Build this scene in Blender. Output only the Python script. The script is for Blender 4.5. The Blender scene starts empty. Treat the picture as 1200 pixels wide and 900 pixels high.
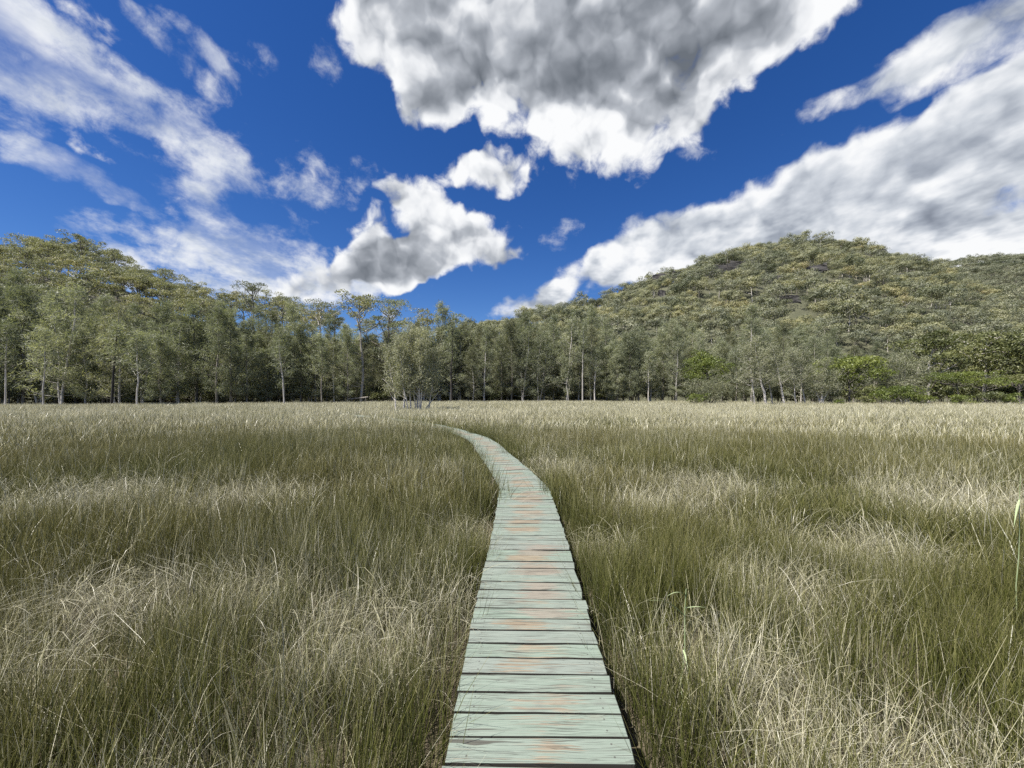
import bpy, bmesh, math, random
import numpy as np
from mathutils import Vector, Matrix, Euler
random.seed(11)
RNG = np.random.default_rng(11)
S = bpy.context.scene
COL = S.collection
R = math.radians

# ------------------------------------------------------------------ camera
FPX, HOR, EYE = 451.0, 462.0, 1.72        # focal length in 1200-px units, horizon row, eye height over the planks
GZ = -0.40                                # marsh ground level (plank tops are z = 0)
cam_d = bpy.data.cameras.new('camera')
cam_d.sensor_width = 36.0
cam_d.lens = FPX / 1200.0 * 36.0
cam_d.shift_y = 12.0 / 1200.0
cam_d.clip_start = 0.05
cam_d.clip_end = 20000.0
cam = bpy.data.objects.new('camera', cam_d)
cam.location = (0, 0, EYE)
cam.rotation_euler = (R(90), 0, 0)
COL.objects.link(cam)
S.camera = cam
S.view_settings.view_transform = 'Standard'
S.view_settings.look = 'None'
EXPO = 1.0
S.view_settings.exposure = EXPO
S.view_settings.gamma = 1.0
S.cycles.max_bounces = 4
S.cycles.diffuse_bounces = 3
S.cycles.use_denoising = False
S.cycles.transmission_bounces = 3
S.cycles.transparent_max_bounces = 6

def at(x, y, Y):                           # a pixel of the 1200x900 frame at depth Y
    return ((x - 600.0) / FPX * Y, Y, EYE + (HOR - y) / FPX * Y)

# ------------------------------------------------------------------ sun and sky
SUN_EL, SUN_AZ = 61.0, 238.0               # azimuth clockwise from +Y (view direction): behind, a little to the left
sd = Vector((math.sin(R(SUN_AZ)) * math.cos(R(SUN_EL)), math.cos(R(SUN_AZ)) * math.cos(R(SUN_EL)), math.sin(R(SUN_EL))))
sun_d = bpy.data.lights.new('sun', 'SUN')
sun_d.energy = 5.0
sun_d.angle = R(0.53)
sun_d.color = (1.0, 0.955, 0.88)
sun = bpy.data.objects.new('sun', sun_d)
sun.rotation_euler = sd.to_track_quat('Z', 'Y').to_euler()
sun.location = (0, 0, 300)
COL.objects.link(sun)

class NT:
    """a short hand for building node trees"""
    def __init__(s, tree): s.t = tree; s.n = tree.nodes; s.l = tree.links
    def node(s, typ, **kw):
        n = s.n.new(typ)
        for k, v in kw.items(): setattr(n, k, v)
        return n
    def put(s, sock, v):
        if isinstance(v, bpy.types.NodeSocket): s.l.new(v, sock)
        elif v is not None: sock.default_value = v
    def m(s, op, a, b=None, c=None, clamp=False):
        n = s.node('ShaderNodeMath', operation=op); n.use_clamp = clamp
        s.put(n.inputs[0], a)
        if b is not None: s.put(n.inputs[1], b)
        if c is not None: s.put(n.inputs[2], c)
        return n.outputs[0]
    def vm(s, op, a, b=None, scale=None):
        n = s.node('ShaderNodeVectorMath', operation=op)
        s.put(n.inputs[0], a)
        if b is not None: s.put(n.inputs[1], b)
        if scale is not None: s.put(n.inputs['Scale'], scale)
        return n.outputs['Value'] if op in ('LENGTH', 'DOT_PRODUCT', 'DISTANCE') else n.outputs['Vector']
    def ss(s, v, a, b, lo=0.0, hi=1.0, kind='SMOOTHSTEP'):
        n = s.node('ShaderNodeMapRange', interpolation_type=kind)
        s.put(n.inputs[0], v); s.put(n.inputs[1], a); s.put(n.inputs[2], b); s.put(n.inputs[3], lo); s.put(n.inputs[4], hi)
        return n.outputs[0]
    def noise(s, vec, scale, detail=4, rough=0.55, dist=0.0, lac=2.0, col=False):
        n = s.node('ShaderNodeTexNoise')
        if vec is not None: s.l.new(vec, n.inputs['Vector'])
        s.put(n.inputs['Scale'], scale); s.put(n.inputs['Detail'], detail); s.put(n.inputs['Roughness'], rough)
        s.put(n.inputs['Distortion'], dist); s.put(n.inputs['Lacunarity'], lac)
        return n.outputs['Color'] if col else n.outputs[0]
    def mix(s, f, a, b, blend='MIX'):
        n = s.node('ShaderNodeMix', data_type='RGBA', blend_type=blend)
        s.put(n.inputs['Factor'], f)
        s.put(n.inputs[6], a if isinstance(a, bpy.types.NodeSocket) else (*a[:3], 1))
        s.put(n.inputs[7], b if isinstance(b, bpy.types.NodeSocket) else (*b[:3], 1))
        return n.outputs[2]
    def ramp(s, v, stops):
        n = s.node('ShaderNodeValToRGB'); r = n.color_ramp
        while len(r.elements) < len(stops): r.elements.new(0.5)
        for e, (p, c) in zip(r.elements, stops): e.position = p; e.color = (*c, 1)
        s.put(n.inputs[0], v)
        return n.outputs[0]
    def mapping(s, vec, loc=(0, 0, 0), rot=(0, 0, 0), scale=(1, 1, 1), typ='POINT'):
        n = s.node('ShaderNodeMapping', vector_type=typ)
        s.l.new(vec, n.inputs[0]); n.inputs[1].default_value = loc; n.inputs[2].default_value = rot; n.inputs[3].default_value = scale
        return n.outputs[0]

world = bpy.data.worlds.new('World')
S.world = world
world.use_nodes = True
def build_sky():
    T = NT(world.node_tree); T.n.clear()
    d = T.node('ShaderNodeTexCoord').outputs['Generated']
    sky = T.node('ShaderNodeTexSky', sky_type='NISHITA')
    sky.sun_disc = False
    sky.sun_elevation = R(SUN_EL); sky.sun_rotation = R(SUN_AZ)
    sky.altitude = 0; sky.air_density = 0.9; sky.dust_density = 0.15; sky.ozone_density = 5.0
    hs = T.node('ShaderNodeHueSaturation')
    hs.inputs['Hue'].default_value = 0.513; hs.inputs['Saturation'].default_value = 1.27; hs.inputs['Value'].default_value = 1.2
    T.l.new(sky.outputs[0], hs.inputs['Color'])
    blue = hs.outputs[0]
    # slow wobble of the direction, so that no cloud keeps the outline of the ellipse it grew from
    w1 = T.vm('SUBTRACT', T.noise(d, 3.2, 2, 0.5, col=True), (0.5, 0.5, 0.5))
    w2 = T.vm('SUBTRACT', T.noise(d, 11.0, 2, 0.55, col=True), (0.5, 0.5, 0.5))
    dw = T.vm('ADD', d, T.vm('ADD', T.vm('SCALE', w1, scale=0.10), T.vm('SCALE', w2, scale=0.07)))
    sep = T.node('ShaderNodeSeparateXYZ'); T.l.new(d, sep.inputs[0])
    dx, dy, dz = sep.outputs
    ahead = T.ss(dy, 0.0, 0.15)
    def field(blobs, src):
        tot = None
        for (x, y, rx, ry, rot, w) in blobs:
            c = Vector(((x - 600) / FPX, 1.0, (HOR - y) / FPX)); k = 1.0 / c.length
            n = c.normalized()
            # local frame on the sphere: image right, image up, radial
            ex = Vector((1, 0, 0)) - n * n.x; ex.normalize()
            ez = n.cross(ex) * -1
            ez = ex.cross(n)
            a = R(rot)
            ax = ex * math.cos(a) + ez * math.sin(a)
            az = ez * math.cos(a) - ex * math.sin(a)
            ax = ax * (1.0 / (rx / FPX * k)); az = az * (1.0 / (ry / FPX * k))
            u = T.m('SUBTRACT', T.vm('DOT_PRODUCT', src, tuple(ax)), ax.dot(n))
            v = T.m('SUBTRACT', T.vm('DOT_PRODUCT', src, tuple(az)), az.dot(n))
            r2 = T.m('MULTIPLY_ADD', u, u, T.m('MULTIPLY', v, v))
            v = T.m('MULTIPLY', T.m('SUBTRACT', 1.0, r2, clamp=True), w)
            tot = v if tot is None else T.m('ADD', tot, v)
        return T.m('MULTIPLY', tot, ahead)
    puff = [  # x, y, half width, half height (pixels), tilt, weight
        (700, -70, 310, 150, 0, 1.0), (690, 50, 220, 95, 5, 0.8), (718, 142, 110, 88, 0, 0.8), (480, 45, 100, 100, -25, 0.8), (440, -10, 80, 70, 0, 0.4),
        (845, 75, 90, 62, 40, 0.55), (600, 110, 80, 55, 0, 0.4), (945, -10, 85, 60, 25, 0.5), (495, 105, 50, 38, 0, 0.4),
        (505, 282, 118, 48, 0, 0.85), (488, 228, 50, 26, 0, 0.65), (572, 290, 62, 42, 0, 0.45), (460, 312, 75, 34, 0, 0.5), (582, 207, 70, 30, 0, 1.0),
        (400, 330, 110, 28, 8, 0.9), (470, 305, 80, 34, 0, 0.4), 
    ]
    bank = [
        (620, 352, 70, 20, 10, 0.75), (690, 325, 80, 36, 22, 0.75), (760, 285, 85, 50, 32, 0.75), (850, 262, 130, 62, 25, 0.75), (1000, 220, 230, 78, 26, 0.85), (1130, 200, 220, 92, 22, 0.8),
        (1130, 42, 190, 44, 32, 0.95), (1150, 285, 210, 50, -5, 0.8), (1290, 110, 150, 110, 0, 0.7), (900, 300, 150, 40, 0, 0.5),
    ]
    streak = [
        (30, 50, 150, 75, -28, 0.8), (-60, 30, 150, 110, -20, 0.7), (175, 140, 120, 58, -32, 0.62), (255, 185, 105, 70, -50, 0.6), (225, 245, 66, 56, 20, 0.6), (345, 205, 84, 36, -12, 0.6),
        (88, 195, 80, 22, -28, 0.78), (185, 40, 62, 18, -55, 0.66), (280, 74, 66, 26, 12, 0.62), (235, 45, 52, 18, -40, 0.62), (390, 82, 20, 36, 0, 0.58),
        (310, 320, 190, 46, -6, 1.25), (300, 278, 90, 44, 15, 1.0), (150, 270, 66, 32, -10, 0.85), (200, 312, 80, 28, 0, 0.65), (660, 275, 28, 20, 0, 0.62), (822, 184, 36, 16, 0, 0.66), (430, 205, 28, 28, 0, 0.5),
    ]
    Fp = field(puff, dw)
    Fk = field(bank, dw)
    Fs = field(streak, dw)
    zz = T.m('ADD', T.m('MAXIMUM', dz, 0.0), 0.16)
    cmb = T.node('ShaderNodeCombineXYZ')
    T.put(cmb.inputs[0], T.m('DIVIDE', dx, zz)); T.put(cmb.inputs[1], T.m('MULTIPLY', T.m('DIVIDE', dy, zz), 0.78)); T.put(cmb.inputs[2], 3.1)
    pl = cmb.outputs[0]
    # the same kind of sky goes on all round, outside the part in view
    away = T.ss(T.m('ABSOLUTE', T.m('DIVIDE', dx, T.m('MAXIMUM', dy, 0.05))), 1.45, 1.9)
    away = T.m('MAXIMUM', away, T.ss(T.m('DIVIDE', dz, T.m('MAXIMUM', dy, 0.05)), 1.15, 1.7))
    bgn = T.noise(pl, 0.8, 3, 0.5)
    Fb = T.m('MULTIPLY', T.ss(bgn, 0.40, 0.72), away)
    up = (0.0, 0.0, 1.0)
    L = Vector((-0.25, -0.2, 0.8)).normalized()
    def puffs(v):
        a = T.noise(v, 6.0, 7, 0.62, 0.0)
        b = T.m('ABSOLUTE', T.m('SUBTRACT', T.noise(v, 9.0, 4, 0.5), 0.5))
        return T.m('ADD', a, T.m('MULTIPLY', T.m('SUBTRACT', 0.09, b), 0.7))
    dq = T.vm('ADD', d, T.vm('SCALE', w2, scale=0.05))
    n1 = puffs(dq)
    dv = T.vm('ADD', dq, T.vm('SCALE', T.vm('SUBTRACT', T.noise(d, 22.0, 2, 0.5, col=True), (0.5, 0.5, 0.5)), scale=0.035))
    def lumps(v):
        vo = T.node('ShaderNodeTexVoronoi', feature='F1'); T.l.new(v, vo.inputs['Vector'])
        vo.inputs['Scale'].default_value = 11.0; vo.inputs['Detail'].default_value = 1.0; vo.inputs['Roughness'].default_value = 0.5
        q = vo.outputs['Distance']
        return T.m('SUBTRACT', 0.75, T.m('MULTIPLY', q, q))
    v0 = lumps(dv); v1 = lumps(T.vm('ADD', dv, tuple(L * 0.03)))
    r0 = T.m('ADD', T.m('MULTIPLY', T.noise(dq, 7.0, 4, 0.52), 0.55), T.m('MULTIPLY', v0, 0.20))
    r1 = T.m('ADD', T.m('MULTIPLY', T.noise(T.vm('ADD', dq, tuple(L * 0.035)), 7.0, 4, 0.52), 0.55), T.m('MULTIPLY', v1, 0.20))
    n1 = T.m('ADD', n1, T.m('MULTIPLY', T.m('SUBTRACT', v0, 0.45), 0.20))
    s1 = T.noise(pl, 3.4, 8, 0.62, 0.0)
    s2 = T.noise(dq, 9.0, 7, 0.64, 0.0)
    s3 = T.m('ADD', T.m('MULTIPLY', s1, 0.5), T.m('MULTIPLY', s2, 0.5))
    k3 = T.m('ADD', T.m('MULTIPLY', n1, 0.62), T.m('MULTIPLY', s1, 0.38))
    Dp = T.m('ADD', T.m('MULTIPLY', T.m('MINIMUM', Fp, 1.25), 0.95), T.m('MULTIPLY', T.m('SUBTRACT', n1, 0.5), 2.0))
    Dk = T.m('ADD', T.m('MULTIPLY', T.m('MINIMUM', Fk, 1.15), 0.95), T.m('MULTIPLY', T.m('SUBTRACT', k3, 0.5), 2.3))
    Ds = T.m('ADD', T.m('MULTIPLY', T.m('MINIMUM', Fs, 1.1), 0.9), T.m('MULTIPLY', T.m('SUBTRACT', s3, 0.5), 5.4))
    Db = T.m('ADD', T.m('MULTIPLY', Fb, 0.9), T.m('MULTIPLY', T.m('SUBTRACT', s3, 0.5), 1.5))
    ap = T.ss(Dp, 0.28, 0.68)
    ak = T.ss(Dk, 0.24, 0.70)
    brk = T.ss(T.noise(T.mapping(pl, loc=(3.7, 1.2, 0.0)), 2.2, 6, 0.62), 0.34, 0.54, 0.28, 1.0)
    as_ = T.m('MULTIPLY', T.m('MULTIPLY', T.ss(Ds, 0.26, 1.3), T.ss(Fs, 0.02, 0.2)), brk)
    ab = T.m('MULTIPLY', T.ss(Db, 0.30, 0.75), away)
    # thickness greys the cloud base, thin rims stay white
    relief = T.m('MULTIPLY', T.m('SUBTRACT', r0, r1), 2.1)
    fine = T.m('MULTIPLY', T.m('SUBTRACT', n1, 0.5), 0.55)
    blot = T.noise(d, 4.2, 5, 0.6)
    thick = T.m('ADD', T.ss(Fp, 0.5, 1.85), T.m('MULTIPLY', T.m('SUBTRACT', blot, 0.5), 1.3))
    shp = T.m('SUBTRACT', T.m('ADD', T.m('ADD', 0.92, relief), fine), T.m('MULTIPLY', T.m('MAXIMUM', thick, 0.0), 0.58))
    cp = T.ramp(shp, [(0.0, (0.15, 0.17, 0.20)), (0.30, (0.26, 0.285, 0.325)), (0.6, (0.47, 0.50, 0.55)), (0.85, (0.84, 0.86, 0.89)), (1.0, (0.97, 0.98, 0.99))])
    s4 = T.noise(T.vm('ADD', pl, (0.06, -0.05, 0.0)), 3.4, 4, 0.60, 0.0)
    dir_ = T.m('MULTIPLY', T.m('SUBTRACT', s4, s1), 1.1)
    tkk = T.m('ADD', T.m('MULTIPLY', T.ss(Fk, 0.6, 1.7), 0.36), T.m('MULTIPLY', T.ss(T.noise(pl, 1.7, 5, 0.6), 0.42, 0.66), 0.42))
    shk = T.m('ADD', T.m('SUBTRACT', 0.98, tkk), T.m('ADD', T.m('ADD', T.m('MULTIPLY', relief, 0.75), fine), dir_))
    ck = T.ramp(shk, [(0.0, (0.22, 0.25, 0.31)), (0.35, (0.38, 0.42, 0.49)), (0.65, (0.62, 0.66, 0.72)), (0.9, (0.88, 0.90, 0.93)), (1.0, (0.96, 0.97, 0.98))])
    shs = T.m('ADD', T.m('ADD', 0.86, T.m('MULTIPLY', relief, 0.5)), T.m('SUBTRACT', T.m('MULTIPLY', dir_, 0.8), T.m('MULTIPLY', T.ss(Ds, 0.9, 2.0), 0.22)))
    cs = T.ramp(shs, [(0.0, (0.30, 0.34, 0.41)), (0.5, (0.58, 0.63, 0.70)), (0.85, (0.86, 0.89, 0.93)), (1.0, (0.95, 0.96, 0.98))])
    BG = 0.05
    inv = 1.0 / BG / 2 ** EXPO
    col = T.mix(T.m('MULTIPLY', T.m('MAXIMUM', as_, ab), 0.95), blue, T.vm('SCALE', cs, scale=inv))
    col = T.mix(ak, col, T.vm('SCALE', ck, scale=inv))
    col = T.mix(ap, col, T.vm('SCALE', cp, scale=inv))
    bg = T.node('ShaderNodeBackground'); T.l.new(col, bg.inputs[0]); bg.inputs[1].default_value = BG
    out = T.node('ShaderNodeOutputWorld'); T.l.new(bg.outputs[0], out.inputs[0])
build_sky()
world.cycles.sampling_method = 'MANUAL'
world.cycles.sample_map_resolution = 512

# ------------------------------------------------------------------ helpers
def tag(o, label=None, cat=None, group=None, kind=None):
    if label: o['label'] = label
    if cat: o['category'] = cat
    if group: o['group'] = group
    if kind: o['kind'] = kind
    return o

def mesh(name, V, F, mats=(), fmat=None, attrs=None, smooth=False):
    """mesh from arrays; F is a list of (n,3)/(n,4) integer arrays or one of them"""
    me = bpy.data.meshes.new(name)
    V = np.asarray(V, np.float32).reshape(-1, 3)
    F = [np.asarray(f, np.int32) for f in (F if isinstance(F, (list, tuple)) else [F])]
    F = [f for f in F if len(f)]
    loops = np.concatenate([f.ravel() for f in F])
    tot = np.concatenate([np.full(len(f), f.shape[1], np.int32) for f in F])
    start = np.concatenate([[0], np.cumsum(tot)[:-1]]).astype(np.int32)
    me.vertices.add(len(V)); me.vertices.foreach_set('co', V.ravel())
    me.loops.add(len(loops)); me.loops.foreach_set('vertex_index', loops)
    me.polygons.add(len(tot)); me.polygons.foreach_set('loop_start', start); me.polygons.foreach_set('loop_total', tot)
    for m in mats: me.materials.append(m)
    if fmat is not None: me.polygons.foreach_set('material_index', np.asarray(fmat, np.int32))
    if smooth: me.polygons.foreach_set('use_smooth', np.ones(len(tot), bool))
    for k, a in (attrs or {}).items():
        at_ = me.attributes.new(k, 'FLOAT', 'POINT'); at_.data.foreach_set('value', np.asarray(a, np.float32))
    me.update(calc_edges=True); me.validate()
    return me

def link(name, data, parent=None, loc=(0, 0, 0), rot=(0, 0, 0), scale=(1, 1, 1)):
    o = bpy.data.objects.new(name, data)
    o.location = loc; o.rotation_euler = rot; o.scale = scale
    COL.objects.link(o)
    if parent: o.parent = parent
    return o

class Acc:
    """collects tubes and leaf faces for one mesh"""
    def __init__(s): s.V = []; s.T = []; s.Q = []; s.n = 0; s.A = []
    def add(s, V, T=None, Q=None, a=0.0):
        V = np.asarray(V, float).reshape(-1, 3)
        if T is not None: s.T.append(np.asarray(T) + s.n)
        if Q is not None: s.Q.append(np.asarray(Q) + s.n)
        s.V.append(V); s.A.append(np.broadcast_to(np.asarray(a, float), (len(V),))); s.n += len(V)
    def tube(s, P, rad, sides=6, a=0.0):
        P = np.asarray(P, float); n = len(P)
        tan = np.gradient(P, axis=0); tan /= np.linalg.norm(tan, axis=1)[:, None] + 1e-9
        ref = np.array([1.0, 0.13, 0.07]) if abs(tan[:, 2]).mean() > 0.6 else np.array([0.05, 0.1, 1.0])
        u = np.cross(tan, ref); u /= np.linalg.norm(u, axis=1)[:, None] + 1e-9
        v = np.cross(tan, u)
        th = np.arange(sides) / sides * 2 * np.pi
        rad = np.broadcast_to(np.asarray(rad, float), (n,))
        V = P[:, None, :] + rad[:, None, None] * (np.cos(th)[None, :, None] * u[:, None, :] + np.sin(th)[None, :, None] * v[:, None, :])
        i = np.arange(n - 1)[:, None] * sides; j = np.arange(sides)[None, :]; k = (j + 1) % sides
        Q = np.stack([i + j, i + k, i + sides + k, i + sides + j], -1).reshape(-1, 4)
        s.add(V.reshape(-1, 3), Q=Q, a=a)
    def leaves(s, C, D, L, W, rng, a=0.0, quad=False, N=None):
        """flat leaves: centre C, direction D, length L, width W"""
        n = len(C)
        if not n: return
        D = D / (np.linalg.norm(D, axis=1)[:, None] + 1e-9)
        r = rng.normal(size=(n, 3)) if N is None else N; w = np.cross(D, r); w /= np.linalg.norm(w, axis=1)[:, None] + 1e-9
        L = np.broadcast_to(L, (n,))[:, None]; W = np.broadcast_to(W, (n,))[:, None]
        a = np.broadcast_to(a, (n,))
        if quad:
            V = np.stack([C - D * L / 2, C + w * W / 2, C + D * L / 2, C - w * W / 2], 1)
            s.add(V.reshape(-1, 3), Q=np.arange(4 * n).reshape(-1, 4), a=np.repeat(a, 4))
        else:
            V = np.stack([C - D * L / 2 + w * W / 2, C - D * L / 2 - w * W / 2, C + D * L / 2], 1)
            s.add(V.reshape(-1, 3), T=np.arange(3 * n).reshape(-1, 3), a=np.repeat(a, 3))
    def faces(s):
        return [np.concatenate(x) if x else np.zeros((0, k), int) for x, k in ((s.T, 3), (s.Q, 4))]
    def mesh(s, name, mats, smooth=False):
        return mesh(name, np.concatenate(s.V), s.faces(), mats, attrs={'v': np.concatenate(s.A)}, smooth=smooth)

def mat(name):
    m = bpy.data.materials.new(name); m.use_nodes = True
    T = NT(m.node_tree)
    return m, T, T.n['Principled BSDF']
def attr(T, name, typ='GEOMETRY'):
    n = T.node('ShaderNodeAttribute', attribute_name=name, attribute_type=typ)
    return n.outputs['Fac']
def bump(T, b, h, strength=0.5, dist=0.02):
    n = T.node('ShaderNodeBump'); T.put(n.inputs['Height'], h); n.inputs['Strength'].default_value = strength; n.inputs['Distance'].default_value = dist
    T.l.new(n.outputs[0], b.inputs['Normal'])

def leaf_mat(name, cols, spread=0.5, trans=0.38, rough=0.55):
    """cols: colour ramp over a random number per tree; attribute v shifts it clump by clump"""
    m, T, b = mat(name)
    oi = T.node('ShaderNodeObjectInfo')
    pos = T.node('ShaderNodeNewGeometry').outputs['Position']
    f = T.m('ADD', T.m('MULTIPLY', oi.outputs['Random'], 1.0 - spread * 0.5), T.m('MULTIPLY', T.m('SUBTRACT', attr(T, 'v'), 0.5), spread))
    f = T.m('ADD', f, T.m('ADD', T.m('MULTIPLY', T.m('SUBTRACT', T.noise(pos, 0.35, 2), 0.5), 0.3), T.m('MULTIPLY', T.m('SUBTRACT', T.noise(pos, 0.03, 3), 0.5), 0.8)), clamp=True)
    c = T.ramp(f, cols)
    c = T.mix(1.0, c, T.ramp(attr(T, 'v'), [(0, (0.72, 0.74, 0.72)), (1, (1.25, 1.22, 1.15))]), 'MULTIPLY')
    T.l.new(c, b.inputs['Base Color']); b.inputs['Roughness'].default_value = rough
    b.inputs['Specular IOR Level'].default_value = 0.35
    tr = T.node('ShaderNodeBsdfTranslucent'); T.l.new(T.mix(1.0, c, (1.1, 1.15, 0.6), 'MULTIPLY'), tr.inputs[0])
    mx = T.node('ShaderNodeMixShader'); mx.inputs[0].default_value = trans
    T.l.new(b.outputs[0], mx.inputs[1]); T.l.new(tr.outputs[0], mx.inputs[2])
    T.l.new(mx.outputs[0], T.n['Material Output'].inputs[0])
    return m
def bark_mat(name, c0, c1, scale=1.5):
    m, T, b = mat(name)
    pos = T.node('ShaderNodeTexCoord').outputs['Object']
    n = T.noise(T.mapping(pos, scale=(scale * 3, scale * 3, scale * 0.5)), 1.0, 6, 0.65)
    oi = T.node('ShaderNodeObjectInfo').outputs['Random']
    c = T.mix(T.ss(n, 0.35, 0.65), c0, c1)
    c = T.mix(1.0, c, T.ramp(oi, [(0, (0.7, 0.7, 0.7)), (1, (1.25, 1.22, 1.2))]), 'MULTIPLY')
    T.l.new(c, b.inputs['Base Color']); b.inputs['Roughness'].default_value = 0.9
    bump(T, b, n, 0.6, 0.03)
    return m

# ------------------------------------------------------------------ terrain
def ground_mat():
    m, T, b = mat('marsh_soil')
    pos = T.node('ShaderNodeNewGeometry').outputs['Position']
    n = T.noise(pos, 1.7, 8, 0.65); f = T.noise(pos, 22.0, 5, 0.7)
    c = T.ramp(T.m('ADD', T.m('MULTIPLY', n, 0.5), T.m('MULTIPLY', f, 0.5)), [(0.3, (0.035, 0.028, 0.018)), (0.5, (0.085, 0.07, 0.042)), (0.7, (0.17, 0.14, 0.085))])
    T.l.new(c, b.inputs['Base Color']); b.inputs['Roughness'].default_value = 0.95
    bump(T, b, f, 0.7, 0.03)
    return m
def hill_mat():
    m, T, b = mat('hill_soil')
    pos = T.node('ShaderNodeNewGeometry').outputs['Position']
    n = T.noise(pos, 0.12, 8, 0.65); f = T.noise(pos, 1.3, 6, 0.7)
    c = T.ramp(T.m('ADD', T.m('MULTIPLY', n, 0.6), T.m('MULTIPLY', f, 0.4)), [(0.3, (0.04, 0.045, 0.025)), (0.5, (0.07, 0.072, 0.04)), (0.7, (0.12, 0.115, 0.07))])
    T.l.new(c, b.inputs['Base Color']); b.inputs['Roughness'].default_value = 0.95
    bump(T, b, f, 0.8, 0.5)
    return m
M_SOIL, M_HILL = ground_mat(), hill_mat()

def ground_sheet():
    rr = np.concatenate([[0.0], np.geomspace(0.6, 1600, 52)]); n = 96
    th = np.arange(n) / n * 2 * np.pi
    V = [(0, 0, GZ)]
    for r in rr[1:]:
        x = np.cos(th) * r; y = np.sin(th) * r
        z = GZ + 0.03 * np.sin(x * 1.3 + 1) * np.cos(y * 1.1) * (r < 60)
        V += list(zip(x, y, z))
    T = [(0, 1 + j, 1 + (j + 1) % n) for j in range(n)]
    i = np.arange(len(rr) - 2)[:, None] * n + 1; j = np.arange(n)[None, :]; k = (j + 1) % n
    Q = np.stack([i + j, i + n + j, i + n + k, i + k], -1).reshape(-1, 4)
    o = link('ground', mesh('ground', V, [np.array(T), Q], [M_SOIL], smooth=True))
    tag(o, 'dark marsh soil under the grass, running on to the foot of the hills', kind='structure')
ground_sheet()

def interp(tab):
    xs, ys = zip(*tab)
    return lambda s: np.interp(s, xs, ys)
# ridges: frame column -> (row of the crown line, depth of ridge, depth of foot, tree height)
class Hill:
    def __init__(s, rows, depth, foot, th, seed):
        s.rows, s.depth, s.foot, s.th = interp(rows), interp(depth), interp(foot), th
        s.lo, s.hi = rows[0][0], rows[-1][0]; s.seed = seed
    def zr(s, c): return EYE + (HOR - s.rows(c)) / FPX * s.depth(c) - s.th
    def z(s, c, Y):
        c = np.asarray(c, float); Y = np.asarray(Y, float)
        yr, yf = s.depth(c), s.foot(c)
        u = (Y - yf) / (yr - yf)
        f = np.where(u < 1, np.clip(u, 0, 1) * (1.45 - 0.45 * np.clip(u, 0, 1)), 1 - 0.35 * (u - 1) ** 1.3 if np.all(u >= 1) else 1 - 0.35 * np.maximum(u - 1, 0) ** 1.3)
        X = (c - 600) / FPX * Y
        k = s.seed
        n = np.sin(X * .043 + k) * np.cos(Y * .037 + 2 * k) + .6 * np.sin(X * .11 + Y * .07 + k) + .35 * np.sin(X * .21 - Y * .19 + 3 * k)
        h = s.zr(c) - GZ
        return GZ - 0.6 + (h + 0.6) * f + n * np.minimum(h * 0.035, 3.0) * np.clip(u * 4, 0, 1) * np.clip((1.15 - u) * 3, 0, 1) * (u > 0)
    def build(s, label):
        cs = np.linspace(s.lo, s.hi, 120); us = np.concatenate([np.linspace(0, 1, 40), np.linspace(1.04, 1.9, 12)])
        C, U = np.meshgrid(cs, us, indexing='ij')
        Y = s.foot(C) + U * (s.depth(C) - s.foot(C))
        V = np.stack([(C - 600) / FPX * Y, Y, s.z(C, Y)], -1).reshape(-1, 3)
        m = len(us); i = np.arange(len(cs) - 1)[:, None] * m; j = np.arange(m - 1)[None, :]
        Q = np.stack([i + j, i + m + j, i + m + j + 1, i + j + 1], -1).reshape(-1, 4)
        return tag(link('hill', mesh('hill', V, Q, [M_HILL], smooth=True)), label, kind='structure')
HILL_L = Hill([(-700, 262), (-300, 270), (0, 284), (60, 282), (110, 295), (160, 312), (220, 336), (300, 352), (380, 362), (460, 366), (560, 372), (640, 385), (720, 420), (800, 455)],
              [(-700, 120), (0, 150), (300, 150), (800, 150)], [(-700, 62), (0, 72), (300, 80), (530, 96), (800, 110)], 12.0, 1.0)
HILL_R = Hill([(470, 420), (540, 375), (600, 362), (650, 352), (700, 343), (750, 322), (817, 300), (860, 291), (900, 285), (940, 280), (1000, 279), (1030, 289), (1060, 298), (1100, 310), (1150, 334), (1220, 362), (1400, 400), (1700, 440)],
              [(470, 200), (600, 240), (700, 280), (800, 310), (950, 330), (1100, 335), (1700, 300)], [(470, 120), (600, 125), (800, 118), (950, 105), (1200, 98), (1700, 95)], 14.0, 2.3)
HILL_F = Hill([(950, 330), (1060, 310), (1110, 307), (1150, 300), (1200, 297), (1300, 285), (1500, 275), (1600, 280)],
              [(950, 470), (1200, 450), (1900, 420)], [(950, 300), (1200, 260), (1900, 240)], 9.0, 4.1)
HILL_L.build('wooded hillside rising at the left behind the marsh trees')
HILL_R.build('broad rounded wooded hill rising at the right')
HILL_F.build('farther wooded ridge showing past the right shoulder of the rounded hill')

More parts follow.
